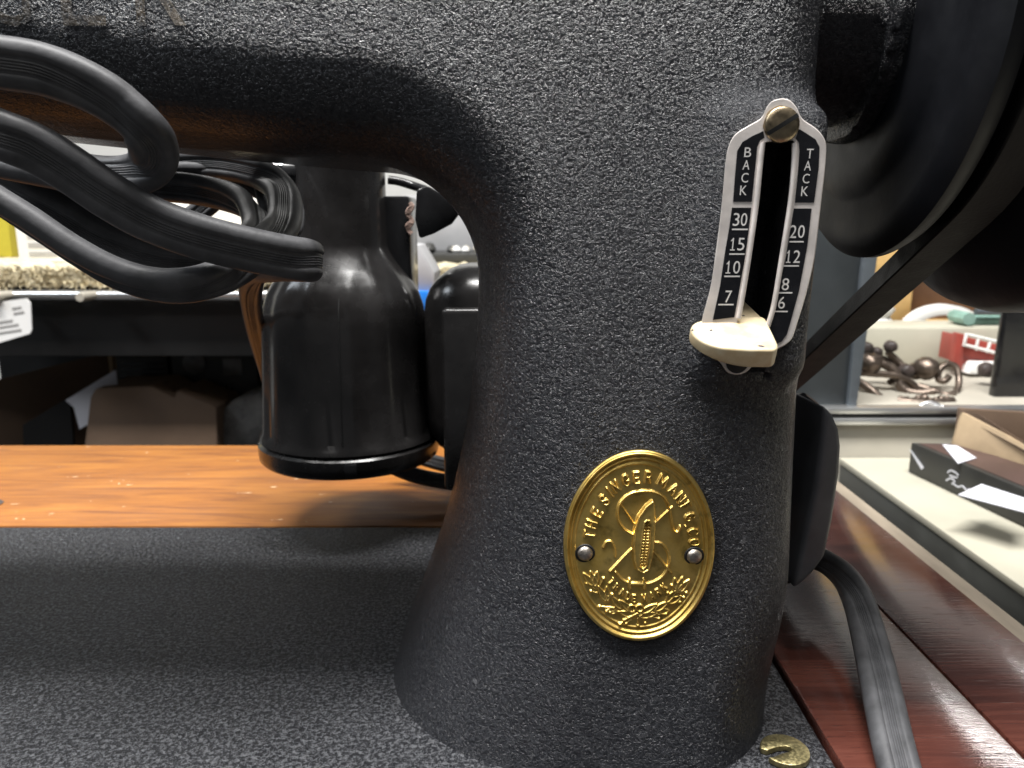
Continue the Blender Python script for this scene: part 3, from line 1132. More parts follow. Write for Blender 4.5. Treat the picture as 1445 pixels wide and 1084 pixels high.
ml = aY(602, 500, 285)
motor = box('motor_housing', (-33, 274, 30), (96, 330, 104), BAKELITE, machine, 17, seg=6)
loft('motor_pulley', lathe_rings([(92, 6), (98, 6), (98.5, 15), (100, 15), (101.5, 8.5), (107.5, 8.5), (109, 15), (110.5, 15), (111, 0.2)], (0, my, mz), 'X', 40), WHEEL_MAT, motor)
box('front_cover', (-25, 271.5, 22), (80, 276, 90), BAKELITE, motor, 2.2, seg=3)

# ---- terminal box at the right of the pillar
def tb(pts, Y):
    return [aY(x, y, Y) for x, y in pts]


tbo = [(1163, 572), (1176, 586), (1185, 606), (1188, 630), (1186, 668), (1176, 735), (1165, 786), (1148, 810), (1121, 834), (1123, 815), (1132, 770), (1150, 685), (1160, 615)]
fr = tb(tbo, 196)
bk = [(x, 246, z) for x, y, z in fr]
bk = [(x - 3, y, z) for x, y, z in bk]
tbox = prism('terminal_box', fr, bk, TERMINAL, machine, 3.4, 6, 60)
prism('shaded_side', tb([(1118, 560), (1134, 552), (1160, 572), (1160, 612), (1150, 690), (1122, 818), (1116, 826), (1104, 818), (1100, 700)], 214), tb([(1112, 560), (1128, 552), (1154, 572), (1154, 612), (1144, 690), (1116, 818), (1110, 826), (1098, 818), (1094, 700)], 219), BLACK_GLOSS, machine, 1.2, 2)  # black sheet painted as the terminal box's shaded left face

# ---- work lamp behind the arm
LC = aY(489, 500, 296)
lx, ly = LC[0], 296.0


def lz(py, Y=296):
    return aY(489, py, Y)[2]


k_ = 296 / FPX * 1.03
prof = [(lz(200), 17.0), (lz(345), 17.0), (lz(352), 17.6), (lz(364), 19.3), (lz(380), 22.4), (lz(396), 25.6), (lz(412), 28.2), (lz(430), 29.7), (lz(450), 30.4), (lz(480), 30.8), (lz(540), 31.6), (lz(598), 32.6), (lz(604), 33.8), (lz(610), 34.4), (lz(613), 33.6), (lz(617), 34.9), (lz(628), 34.9), (lz(636), 34.6), (lz(640), 33.5), (lz(641), 31.5), (lz(590), 30.6), (lz(430), 28.5), (lz(400), 20), (lz(396), 0.5)]
lrings = lathe_rings(prof, (lx, ly, 0), 'Z', 120)
for ri, (t_, r_) in enumerate(prof[:12]):
    wgt = 0.0 if r_ < 25 or r_ > 33.5 else 0.017          # faint moulded facets down the bell
    lrings[ri] = [(lx + (x - lx) * (1 + wgt * math.cos(14 * 2 * math.pi * k / 120)), ly + (y - ly) * (1 + wgt * math.cos(14 * 2 * math.pi * k / 120)), z) for k, (x, y, z) in enumerate(lrings[ri])]
lamp = loft('work_lamp', lrings, BAKELITE, machine, smooth=40)
# moulding seam and rim notch
sx = lx + 4.3
skeys = []
for pz, rr in ((lz(412), 28.35), (lz(430), 29.9), (lz(450), 30.6), (lz(480), 31.0), (lz(540), 31.8), (lz(598), 32.8)):
    yy = ly - math.sqrt(rr * rr - 4.3 ** 2)
    skeys.append((sx, yy - 0.02, pz, 1, 0, 0))
sweep('moulding_seam', skeys, [(-.28, -.12), (.28, -.12), (.12, .16), (-.12, .16)], SLOT_BLACK, lamp, 30)
box('rim_notch', (lx + 5.0, ly - 35.6, lz(634)), (lx + 9.5, ly - 33.6, lz(618)), BLACK_GLOSS, lamp, 0.4)
# bracket post with flaking edge, switch wing
p0, p1 = aY(545, 278, 306), aY(586, 410, 306)
box('bracket_post', (p0[0], 296, p1[2] - 20), (p1[0], 318, p0[2]), BLACK_GLOSS, lamp, 1.2)
fv = []
fk = [(*aY(578 + 3 * math.sin(i * 1.7), 286 + i * 5.5, 294.8), 1, 0, 0, 0.6 + 0.5 * abs(math.sin(i * 2.3))) for i in range(9)]
sweep('flaking_edge', fk, [(-1.1, -.4), (1.1, -.4), (.9, .5), (-.7, .6)], FLAKE, lamp, 50)
wing = [(588, 268), (603, 262), (645, 285), (650, 300), (638, 316), (612, 330), (592, 337), (586, 310)]
prism('bracket_wing', tb(wing, 268), tb(wing, 286), BLACK_GLOSS, lamp, 1.0)
b0, b1 = aY(404, 246, 290), aY(428, 246, 290)
loft('pivot_barrel', lathe_rings([(b0[0], 0.2), (b0[0], 5.2), (b1[0] + 4, 5.2), (b1[0] + 4, 0.2)], (0, 290, b0[2]), 'X', 28), BLACK_GLOSS, lamp)
kx = aY(376, 238, 290)[0]
krings = []
for t_, r_ in ((kx, 0.3), (kx, 3.6), (kx + 1, 4.0), (b0[0], 4.0)):
    krings.append([(t_, 290 + (r_ + (0.35 if (j % 2 and r_ > 1) else 0)) * math.cos(2 * math.pi * j / 32), aY(390, 237, 290)[2] + (r_ + (0.35 if (j % 2 and r_ > 1) else 0)) * math.sin(2 * math.pi * j / 32)) for j in range(32)])
loft('thumb_screw', krings, CHROME, lamp, smooth=25)
b0 = aY(556, 236, 300)
sweep('wire_clip', [(*aY(548, 254, 300), 0, 1, 0), (*aY(562, 256, 300), 0, 1, 0), (*aY(582, 262, 300), 0, 1, 0), (*aY(600, 268, 296), 0, 1, 0)], circ(1.6, 12), BLACK_GLOSS, lamp, 24)

# ---- brass hook on the bed
hc = aZ(1107, 1065, 0)
hx, hy = hc[0], hc[1]
ho = []
for a in np.linspace(-150, 178, 44):
    ho.append((5.4 * math.cos(R(a)), 5.4 * math.sin(R(a))))
ho += [(-4.2, -0.4), (-1.4, 0.8), (0.6, 1.1), (1.5, 0.6), (1.5, -0.3), (0.7, -0.9), (-1.0, -1.4), (-3.6, -2.7)]
prism('thread_hook', [(hx + a, hy + b, 1.5) for a, b in ho], [(hx + a, hy + b, 0.1) for a, b in ho], HOOK_BRASS, machine, 0.25)

# ================================================================ CORDS
PROF = cord_profile()
UP = (0, -0.25, 1)


def cord(name, keys, label, prof=PROF, n=180, parent=None, mt=RUBBER):
    K = []
    for kx_ in keys:
        px, py, Y = kx_[:3]
        w = kx_[3] if len(kx_) > 3 else UP
        s = kx_[4] if len(kx_) > 4 else 1.0
        K.append((*aY(px, py, Y), *w, s))
    o = sweep(name, K, prof, mt, parent, n)
    if label:
        tag(o, label, 'cord')
    return o


cord('power_cord', [(-60, 78, 146), (0, 88, 148), (60, 98, 150), (120, 120, 152, (0, -.5, 1)), (170, 150, 154, (0.2, -.6, 1)), (208, 188, 156, (.6, -.6, .8)), (216, 225, 162, (1, -.5, .2)), (190, 246, 168, (.5, -.6, -1)), (140, 249, 170, (0, -.6, -1)), (70, 236, 172, (0, -.6, -1)), (-40, 215, 174, (0, -.6, -1))],
     'flat ribbed black cord looping over the front of the arm, uppermost at the left')
cord('power_cord', [(-70, 160, 148), (0, 190, 148), (50, 210, 150), (100, 240, 152), (150, 274, 154), (210, 308, 157), (280, 334, 160), (350, 352, 164), (405, 363, 168), (432, 367, 171, (0, -.1, 1)), (440, 369, 178, (0.1, .1, 1)), (425, 370, 186, (0, .2, 1)), (390, 374, 192, (.2, .2, 1), .9), (360, 388, 210, (.9, .2, .5), .8), (354, 420, 250, (1, .1, 0), .75), (362, 470, 300, (1, .1, 0), .75), (374, 515, 340, (1, 0, 0), .75), (390, 570, 350, (1, 0, 0), .75)],
     'thick flat ribbed black cord crossing before the lamp and folding back', n=240)
cord('power_cord', [(-60, 246, 158, (0, -1, .5)), (0, 284, 159, (0, -1, .5)), (50, 316, 160, (0, -1, .6)), (110, 356, 161, (0, -1, .6)), (165, 386, 162, (0, -1, .7)), (220, 402, 163, (0, -1, .7)), (270, 402, 165, (0, -1, .7)), (315, 388, 169, (0, -1, .7)), (350, 362, 178, (-.5, -1, .6)), (385, 335, 196, (-1, -.4, .5)), (402, 305, 214, (-1, 0, 0)), (396, 268, 232, (-1, 0, 0)), (360, 243, 248, (-.3, 0, -1)), (300, 232, 258, (0, 0, -1)), (220, 236, 262, (0, 0, -1)), (100, 250, 264, (0, 0, -1))],
     'black cord sagging lowest of the bundle above the shelf with pale carpet', n=260)
cord('power_cord', [(-60, 232, 182), (0, 258, 182), (80, 298, 182), (160, 342, 182), (240, 366, 183), (310, 366, 186), (352, 345, 196, (-.5, 0, 1)), (366, 318, 212, (-1, 0, .6)), (345, 288, 228, (-.6, 0, 1)), (300, 272, 240), (240, 264, 244), (150, 262, 246), (40, 262, 248)],
     'black cord in shade behind the two front strands, making the inner coil', n=240)
cord('power_cord', [(300, 330, 262, (0, 0, 1), .8), (360, 342, 262, (0, 0, 1), .8), (405, 335, 264, (.6, 0, 1), .8), (414, 305, 268, (1, 0, 0), .8), (404, 272, 272, (1, 0, .5), .8), (378, 250, 276, (.5, 0, 1), .8), (330, 262, 278, (0, 0, 1), .8), (280, 300, 278, (-.3, 0, 1), .8), (240, 330, 278, (-.3, 0, 1), .8)],
     'small outer coil of black cord right beside the lamp neck', n=160)
cord('power_cord', [(60, 300, 226, UP, .85), (150, 322, 226, UP, .85), (240, 348, 228, UP, .85), (320, 352, 232, UP, .85), (372, 332, 240, (-.6, 0, 1), .85), (386, 300, 248, (-1, 0, .3), .85), (366, 266, 254, (-.7, 0, 1), .85), (315, 248, 258, UP, .85), (230, 246, 260, UP, .85), (100, 256, 262, UP, .85)],
     'middle coil of black cord between the inner coil and the lamp', n=200)
# lead of the motor on the table
cord('motor_lead', [(500, 640, 330, (0, .4, 1), .72), (545, 655, 322, (0, .4, 1), .72), (590, 672, 318, (0, .4, 1), .72), (650, 682, 318, (0, .4, 1), .72), (720, 684, 322, (0, .4, 1), .72)],
     'glossy black cord curving over the orange board below the lamp, in front', n=80)
cord('motor_lead', [(560, 630, 344, (0, .4, 1), .7), (600, 648, 338, (0, .4, 1), .7), (650, 660, 334, (0, .4, 1), .7), (720, 664, 336, (0, .4, 1), .7)],
     'black cord behind another on the orange board, under the motor', n=80)
# cord out of the terminal box, over the table towards the viewer
K = [(*aY(1140, 783, 226), 0, .2, 1, .78), (*aY(1166, 794, 218), 0, .3, 1, .8), (*aY(1192, 815, 208), .5, .2, 1, .85), (*aY(1212, 850, 196), 1, .1, .5, .9), (*aY(1228, 905, 182), 1, 0, .2, .95), (*aY(1243, 970, 168), 1, 0, 0, 1), (*aY(1258, 1040, 155), 1, 0, 0, 1.0), (*aY(1275, 1110, 144), 1, 0, 0, 1.0), (*aY(1290, 1180, 134), 1, 0, 0, 1)]
tag(sweep('power_cord', K, PROF, RUBBER, None, 140), 'flat grey-black cord from the terminal box hanging over the red wooden boards', 'cord')

# ================================================================ BACKGROUND, LEFT: shelving with boxes
rack = empty('storage_rack', (-250, 700, 20), 'storage rack with cream carpeted shelf edge and black panel behind the table', 'shelf')


def fuzzy_slab(name, lo, hi, mt, parent):
    bm = bmesh.new()
    add_box(bm, lo, hi, 0)
    bmesh.ops.subdivide_edges(bm, edges=[e for e in bm.edges if abs(e.verts[0].co.x - e.verts[1].co.x) > 1], cuts=140)
    bmesh.ops.subdivide_edges(bm, edges=[e for e in bm.edges if abs(e.verts[0].co.z - e.verts[1].co.z) > 5], cuts=5)
    for v in bm.verts:
        if v.co.y < lo[1] + 1:
            v.co += Vector((random.uniform(-1, 1), random.uniform(-3.5, 1), random.uniform(-1.5, 1.5)))
    return bm_obj(name, bm, mt, parent, 180)


zt, zb_ = 87, 70
fuzzy_slab('carpet_edge', (-640, 640, zb_), (120, 960, zt), CARPET, rack)
tv, tf = [], []
for i in range(2600):
    x = random.uniform(-520, 110)
    z = random.uniform(zb_, zt)
    y = 638
    l_, a_ = random.uniform(4, 9), random.uniform(-.9, .9)
    b = len(tv)
    tv += [(x - .8, y + 2, z), (x + .8, y + 2, z), (x + l_ * .5 * a_, y - random.uniform(1, 5), z - l_ * random.uniform(-.3, 1)), (x, y - 1.2, z - 1)]
    tf += [(b, b + 1, b + 2), (b, b + 3, b + 2)]
pile = mk('carpet_tufts', tv, tf, CARPET, rack, None)
pile['kind'] = 'stuff'
loft('front_rail', lathe_rings([(-640, 4.2), (120, 4.2)], (0, 636, 63), 'X', 20), ALUMINIUM, rack)
for px in (2, 122):
    c = aY(px, 418, 622)
    loft('peg', lathe_rings([(612, 0.2), (612, 3.4), (615, 4.0), (640, 3.2)], (c[0], 0, c[2]), 'Y', 18), CREAM_BOARD, rack)
box('black_front_panel', (-640, 650, 10), (100, 660, 58), BLACK_PANEL, rack, 1)
box('lower_shelf', (-640, 560, -124), (150, 960, -112), BLACK_PANEL, rack, 1)
box('back_panel', (-640, 950, -124), (150, 958, 70), BLACK_PANEL, rack, 0)
box('upright', (125, 640, -750), (150, 960, 70), BLACK_PANEL, rack, 1)
# tag
tg = [aY(-14, 428, 618), aY(37, 421, 618), aY(43, 428, 618), aY(45, 465, 618), aY(42, 471, 618), aY(-12, 487, 618)]
price = prism('shelf_tag', tg, [(x, y + 1, z) for x, y, z in tg], WHITE_CARD)
tag(price, 'small white printed tag hanging under the carpeted shelf at the left edge', 'tag')
for i, (x0, x1, y) in enumerate(((17, 30, 434), (19, 34, 441), (-10, 18, 455), (-10, 26, 462), (-10, 30, 470))):
    sl = -0.16
    q_ = [aY(x0, y, 617.6), aY(x1, y + sl * (x1 - x0), 617.6), aY(x1, y + 3 + sl * (x1 - x0), 617.6), aY(x0, y + 3, 617.6)]
    mk('print_line', q_, [(3, 2, 1, 0)], PRINT_GREY, price, None)


def label_box(name, lo, hi, mt, label, cat='box', rot=0, bev=1.0, group=None, tilt=0):
    return tag(box(name, lo, hi, mt, None, bev, rot, tilt), label, cat, group)


def span(px0, py0, px1, py1, Y):
    a, b = aY(px0, py0, Y), aY(px1, py1, Y)
    return a, b


a, b = span(12, 250, 185, 370, 690)
wb = label_box('carton', (a[0], 690, zt + 0.3), (b[0], 760, a[2]), WHITE_CARD, 'white carton with grey printed lines on the carpeted shelf')
for i in range(12):
    y = 318 + i * 4.2
    x0 = 36 + i * .5
    x1 = 60 + rng.uniform(0, 70)
    if i % 3 == 2:
        continue
    q_ = [aY(x0, y, 689.4), aY(x1, y, 689.4), aY(x1, y + 2.0, 689.4), aY(x0, y + 2.0, 689.4)]
    mk('print_line', q_, [(3, 2, 1, 0)], PRINT_GREY, wb, None)
a, b = span(-60, 250, 14, 336, 800)
label_box('carton', (a[0], 800, zt + 0.3), (b[0], 860, a[2]), OLIVE, 'olive yellow carton at the left edge of the shelf')
a, b = span(200, 200, 430, 372, 735)
label_box('carton', (a[0], 735, zt + 0.3), (b[0], 800, a[2] + 20), WHITE_PAINT, 'bright white carton seen through the cord coils beside the lamp')
a, b = span(575, 330, 672, 352, 700)
tray = empty('clutter_tray', (-50, 710, zt), 'dark tray of small pale parts on the carpeted shelf inside the throat', 'tray')
box('tray_base', (a[0] - 10, 680, zt + 0.3), (b[0] + 30, 760, zt + 8), CHARCOAL, tray, 1)
box('tray_back', (a[0] - 10, 752, zt + 8), (b[0] + 30, 760, zt + 60), GREY_CARD, tray, 1)
for i in range(16):
    x = random.uniform(a[0], b[0] + 10)
    y = random.uniform(688, 735)
    r_ = random.uniform(3, 6)
    loft('small_part', lathe_rings([(zt + 8, r_ * .6), (zt + 8 + r_ * .6, r_), (zt + 8 + r_ * 1.4, r_ * .6), (zt + 8 + r_ * 1.6, .1)], (x, y, 0), 'Z', 9), [CREAM_BOARD, CHARCOAL, WHITE_CARD][i % 3], tray)
a, b = span(560, 345, 612, 412, 470)
g1 = [aY(584, 345, 470), aY(590, 346, 470), aY(613, 385, 470), aY(613, 412, 470), aY(560, 412, 470), aY(560, 345, 470)]
tag(prism('grey_carton', g1, [(x, y + 40, z) for x, y, z in g1], GREY_CARD, None, 0.6), 'slanted grey carton showing between lamp and motor', 'box')
g2 = [aY(560, 411, 466), aY(614, 411, 466), aY(614, 440, 466), aY(560, 440, 466)]
tag(prism('plastic_tub', g2, [(x, y + 50, z) for x, y, z in g2], BLUE_PLASTIC, None, 0.6), 'bright blue plastic piece under the grey carton behind the lamp', 'tub')
box('low_stand', (aY(555, 440, 470)[0], 462, -750), (aY(616, 440, 470)[0], 520, aY(560, 440, 466)[2] - 0.3), BLACK_PANEL, rack, 1)

# lower compartment
SH = -112
cb = empty('cardboard_box', (-380, 720, SH), 'large brown cardboard box with slanting top in the dark lower shelf', 'box')
prism('side_wall', [aY(-60, 550, 700), aY(150, 498, 780), (aY(150, 498, 780)[0], 780, SH + .5), (aY(-60, 550, 700)[0], 700, SH + .5)],
      [(p_[0], p_[1] + 5, p_[2]) for p_ in ([aY(-60, 550, 700), aY(150, 498, 780), (aY(150, 498, 780)[0], 780, SH + .5), (aY(-60, 550, 700)[0], 700, SH + .5)])], CARDBOARD, cb)
w0 = aY(150, 498, 782)
box('end_wall', (w0[0] - 4, 782, SH + .5), (w0[0] + 5, 900, w0[2]), CARD_LIGHT, cb, 0.4)
f0 = [aY(32, 600, 696), aY(98, 560, 708), aY(104, 632, 708), aY(34, 648, 696)]
prism('dark_flap', f0, [(x, y + 3, z) for x, y, z in f0], BLACK_PANEL, cb)
pp = [aY(92, 565, 692), aY(163, 522, 700), aY(166, 548, 700), aY(140, 590, 694), aY(112, 606, 690), aY(104, 575, 691)]
tag(prism('paper_sheet', pp, [(x, y + 1, z) for x, y, z in pp], PAPER), 'crumpled white paper sticking up between the cardboard boxes', 'paper')
bb = [aY(128, 560, 682), aY(135, 549, 682), aY(214, 546, 682), aY(245, 562, 682), aY(250, 552, 682), aY(305, 575, 682)]
btm = [(bb[-1][0] - 4, 682, SH + .5), (bb[0][0] - 18, 682, SH + .5)]
pr = bb + btm
tag(prism('cardboard_box', pr, [(x, y + 60, z) for x, y, z in pr], CARDBOARD, None, 0.5), 'smaller brown cardboard carton with torn top edge nearest the table', 'box')
dev = empty('black_device', (-290, 760, -20), 'black slotted electronic device lying behind the cardboard carton', 'device')
a, b = span(162, 503, 240, 560, 760)
box('case', (a[0], 760, SH + .5), (b[0], 820, a[2]), CHARCOAL, dev, 1.5)
for i in range(4):
    y = 511 + i * 8
    q0, q1 = aY(172, y, 759), aY(232, y + 3, 759)
    box('vent_slot', (q0[0], 758.2, q1[2]), (q1[0], 760.5, q0[2]), BLACK_GLOSS, dev, 0.2)
dev2 = empty('black_device', (-180, 750, -20), 'black boxy appliance with pale round dial in the dark lower shelf', 'device')
a, b = span(240, 500, 366, 566, 750)
box('case', (a[0], 750, SH + .5), (b[0], 840, a[2]), CHARCOAL, dev2, 2)
c = aY(274, 512, 749)
loft('dial', lathe_rings([(750, 11), (748, 11), (747, 9), (747, .2)], (c[0], 0, c[2]), 'Y', 24), CLOUDY, dev2)
q0, q1 = aY(314, 506, 749), aY(342, 530, 749)
box('display', (q0[0], 748.5, q1[2]), (q1[0], 751, q0[2]), CLOUDY, dev2, 0.4)
for i in range(9):
    x = 262 + i * 8
    q0, q1 = aY(x, 540, 749), aY(x + 4, 562, 749)
    box('grille_bar', (q0[0], 748.5, q1[2]), (q1[0], 751, q0[2]), BLACK_GLOSS, dev2, 0.3)
bagp = [(aY(300, 640, 700)[0], 700, SH + .5), aY(303, 590, 700), aY(325, 566, 700), aY(352, 552, 700), aY(374, 548, 700), (aY(382, 640, 700)[0], 700, SH + .5)]
bag = prism('plastic_bag', bagp, [(x + 4, y + 50, z) for x, y, z in bagp], CLOUDY, None, 6, 3)
tag(bag, 'crumpled cloudy grey plastic bag next to the lamp on the lower shelf', 'bag')

# ================================================================ BACKGROUND, RIGHT: counter and clutter
post = empty('steel_post', (205, 495, -750), 'blue-grey steel post standing behind the machine pillar', 'post')
x0, x1, x2 = 172.0, aY(1203, 500, 495)[0], aY(1221, 500, 495)[0]
tl, tr_, br, bl = aY(1130, 200, 495), aY(1249, 200, 495), aY(1198, 660, 495), aY(1090, 660, 495)


def lean_poly(pxs, Y0, Y1, mt, name, parent, bev=0.5):
    f_ = [aY(x, y, Y0) for x, y in pxs]
    return prism(name, f_, [(x, Y1, z) for x, y, z in f_], mt, parent, bev)


lean_poly([(1100, 180), (1236, 180), (1203, 470), (1186, 650), (1180, 760), (1085, 760)], 495, 515, STEEL_BLUE, 'flange', post)
lean_poly([(1239, 180), (1262, 180), (1231, 420), (1198, 650), (1190, 760), (1183, 760), (1189, 650), (1206, 470)], 492, 515, STEEL_LIGHT, 'folded_edge', post)

counter = empty('counter', (400, 300, -30), 'cream topped counter with dark edge beyond the sewing table', 'counter')
box('counter_top', (214, 0, -34), (760, 486, -30), CREAM, counter, 0.6)
box('dark_edge', (215, 0, -52), (760, 486, -34.2), DARK_GREEN, counter, 0.8)
box('recessed_base', (226, 0, -750), (760, 480, -52.2), BLACK_PANEL, counter, 0.5)
led = empty('back_ledge', (400, 560, -30), 'low pale ledge with two metal trims at the back of the counter', 'ledge')
box('face_board', (196, 487, -750), (760, 495, -8), CREAM_BOARD, led, 0.5)
box('metal_trim', (196, 483.5, -7.6), (760, 495, -3.2), ALUMINIUM, led, 1.2)
box('shadow_gap', (196, 486, -3.0), (760, 495, -0.6), BLACK_PANEL, led, 0.2)
box('metal_trim', (196, 484.5, -0.4), (760, 495, 3.6), ALUMINIUM, led, 1.0)
box('shelf_board', (196, 495.3, -10), (760, 642, 3.0), CREAM_BOARD, led, 0.5)
a, b = span(1205, 462, 1424, 512, 640)
label_box('drawer_box', (a[0], 640, 3.3), (a[0] + 330, 690, a[2]), CREAM, 'long cream box at the back of the ledge behind the iron hooks', bev=2.5)
cab = empty('pine_cabinet', (420, 745, 0), 'yellow pine cabinet with brown openings under the handwheel', 'cabinet')
zz = aY(1300, 456, 720)[2]
box('base_panel', (240, 735, 3.3), (640, 760, zz), YELLOW_WOOD, cab, 0.5)
q0, q1 = aY(1205, 300, 735), aY(1278, 456, 735)
box('stile', (q0[0] - 20, 728, zz + .2), (q1[0], 760, zz + 160), YELLOW_WOOD, cab, 0.8)
box('back_panel', (q1[0], 752, zz + .2), (640, 760, zz + 160), BROWN_OPEN, cab, 0.5)
box('ledge_board', (q1[0] + .2, 722, zz - 8), (640, 734.5, zz), YELLOW_WOOD, cab, 0.8)
# white arch
ca = aY(1318, 480, 722)
pa = []
for a_ in np.linspace(158, 22, 24):
    rr = 36.0
    pa.append((ca[0] + rr * 0.98 * math.cos(R(a_)), 712, ca[2] + 3 + rr * 0.75 * math.sin(R(a_)), 0, 1, 0))
tag(sweep('white_arch', pa, [(-6, -4.5), (6, -4.5), (7, 0), (6, 4.5), (-6, 4.5), (-7, 0)], WHITE_PAINT, None, 60), 'white curved arch piece in front of the pine cabinet', 'arch')
# white soft bundle at left of cabinet
bun = bmesh.new()
for i in range(7):
    c = aY(1215 + random.uniform(-6, 34), 410 + i * 8 + random.uniform(-3, 3), 700)
    r = bmesh.ops.create_icosphere(bun, subdivisions=3, radius=random.uniform(11, 17))
    for v in r['verts']:
        v.co = Vector((v.co.x * 1.2, v.co.y * .8, v.co.z * .8)) * (1 + 0.12 * math.sin(v.co.x * .9 + i) * math.cos(v.co.z * .8)) + Vector(c)
tag(bm_obj('white_bundle', bun, WHITE_CARD, None, 180), 'bundle of crumpled white wrapping left of the pine cabinet', 'bundle')

# red crate-like rack with white lattice
red = empty('red_wire_crate', (330, 600, 10), 'small red crate with white lattice bars on the ledge', 'crate')
rp = [aY(1358, 474, 600), aY(1430, 492, 600), aY(1430, 530, 600), aY(1352, 512, 600)]
prism('crate_wall', rp, [(x, y + 30, z) for x, y, z in rp], RED_PAINT, red, 1)
rp = [aY(1352, 470, 596), aY(1362, 472, 596), aY(1358, 524, 596), aY(1346, 520, 596)]
prism('crate_post', rp, [(x, y + 8, z) for x, y, z in rp], RED_PAINT, red, .8)
for p_, q_ in (((1364, 472), (1432, 488)), ((1362, 487), (1432, 505)), ((1364, 470), (1360, 488)), ((1381, 475), (1377, 494)), ((1398, 479), (1393, 498)), ((1414, 483), (1409, 503))):
    sweep('lattice_bar', [(*aY(*p_, 596), 0, 1, 0), (*aY((p_[0] + q_[0]) / 2, (p_[1] + q_[1]) / 2, 595.5), 0, 1, 0), (*aY(*q_, 596), 0, 1, 0)], circ(1.2, 8), WHITE_PAINT, red, 8)
wp = [aY(1375, 512, 590), aY(1432, 512, 590), aY(1432, 530, 590), aY(1366, 528, 590)]
prism('white_base', wp, [(x, y + 20, z) for x, y, z in wp], WHITE_PAINT, red, 1)
# teal clamp
teal = empty('pipe_clamp', (340, 640, 60), 'teal painted iron clamp with horizontal bar above the red crate', 'clamp')
q0, q1 = aY(1372, 456, 650), aY(1460, 456, 650)
loft('bar', lathe_rings([(q0[0], .2), (q0[0], 6.2), (q1[0] + 30, 6.2)], (0, 660, q0[2]), 'X', 20), TEAL, teal)
box('jaw', (aY(1361, 460, 650)[0], 648, aY(1361, 520, 650)[2]), (aY(1371, 460, 650)[0], 668, aY(1361, 446, 650)[2]), TEAL, teal, 2)
c = aY(1367, 450, 645)
loft('jaw_nut', lathe_rings([(644, .2), (644, 5.5), (668, 5.5), (668, .2)], (c[0], 0, c[2]), 'Y', 8), TEAL, teal)
q0 = aY(1376, 443, 650)
loft('pale_rod', lathe_rings([(q0[0], .2), (q0[0], 3), (q1[0] + 30, 3)], (0, 650, q0[2] + 2), 'X', 16), STEEL_LIGHT, teal)


# iron coat hooks with knobs, heaped on the ledge
def knob(name, px, py, Y, rpx, parent, mt=KNOB):
    c = Vector(aY(px, py, Y))
    r0 = rpx * Y / FPX
    bm = bmesh.new()
    bmesh.ops.create_icosphere(bm, subdivisions=3, radius=r0)
    for v in bm.verts:
        s_ = 1 + 0.07 * math.sin(v.co.x * 0.9 + px) * math.cos(v.co.z * 0.8 + py) + 0.05 * math.sin(v.co.y * 1.3)
        v.co = Vector((v.co.x, v.co.y, v.co.z * 0.92)) * s_ + c
    return bm_obj(name, bm, mt, parent, 180)


hk_labels = ['iron coat hook with a knob standing highest in the heap', 'iron hook with two dark knobs at the left of the heap', 'curved iron hook lying in the middle of the heap', 'iron hook with round open ring at the right of the heap', 'flat ornate iron hook plate lying lowest on the ledge edge']
hk = [empty('coat_hook', (*aY(px, py, Y)[:2], 3.2), l, 'hook', 'iron coat hooks heaped on the ledge') for (px, py, Y), l in zip(((1255, 520, 560), (1225, 540, 550), (1270, 550, 540), (1330, 540, 545), (1300, 565, 520)), hk_labels)]


def rod(parent, pts, r, Y, name='hook_arm', mt=IRON):
    return sweep(name, [(*aY(x, y, Y + dy), 0, 1, 0) for x, y, dy in pts], circ(r, 10), mt, parent, 40)


knob('knob', 1257, 489, 560, 9.5, hk[0])
rod(hk[0], [(1252, 497, 0), (1262, 505, 0), (1274, 518, -4), (1272, 530, -8), (1255, 540, -12)], 2.4, 560)
rod(hk[0], [(1225, 500, 4), (1240, 505, 2), (1255, 512, 0), (1266, 525, -4)], 3.0, 562)
knob('knob', 1222, 492, 556, 11, hk[1])
knob('knob', 1238, 497, 566, 8, hk[1])
knob('knob', 1227, 513, 545, 16, hk[1], IRON)
rod(hk[1], [(1205, 525, 0), (1230, 527, -2), (1262, 530, -4), (1285, 540, -6), (1300, 556, -8)], 2.6, 545)
rod(hk[1], [(1205, 535, 0), (1222, 545, -8), (1235, 556, -14), (1242, 562, -18)], 3.0, 545)
rod(hk[2], [(1240, 512, 0), (1258, 520, -3), (1268, 532, -6), (1275, 548, -10), (1292, 558, -14)], 3.2, 548)
knob('knob', 1278, 524, 550, 12, hk[2])
knob('knob', 1306, 520, 550, 18, hk[2], IRON)
knob('knob', 1292, 524, 556, 13, hk[2], IRON)
rod(hk[2], [(1268, 540, 0), (1278, 552, -4), (1298, 556, -8), (1318, 553, -10)], 3.4, 540)
rod(hk[3], [(1348, 560, -16), (1353, 540, -6), (1350, 520, 0), (1338, 514, 2), (1326, 522, 0), (1324, 535, -2), (1333, 538, -4), (1340, 530, -4)], 2.4, 548)
rod(hk[3], [(1295, 545, 0), (1315, 552, -6), (1335, 558, -10), (1349, 556, -14)], 3.0, 540)
for i in range(9):
    x = 1272 + i * 8
    knob('relief_boss', x, 563 + 2 * math.sin(i * 1.3), 512, 5.0 + 1.5 * math.sin(i * 2.1), hk[4], IRON)
rod(hk[4], [(1266, 566, 0), (1290, 569, -4), (1320, 570, -6), (1345, 566, -4)], 3.2, 512, 'hook_plate')
rod(hk[4], [(1295, 574, -18), (1312, 568, -18), (1328, 573, -20), (1338, 580, -24)], 1.2, 512, 'steel_wire', ALUMINIUM)
kb = knob('loose_knob', 1392, 522, 560, 12, None)
tag(kb, 'dark round knob lying alone in front of the red crate', 'knob')

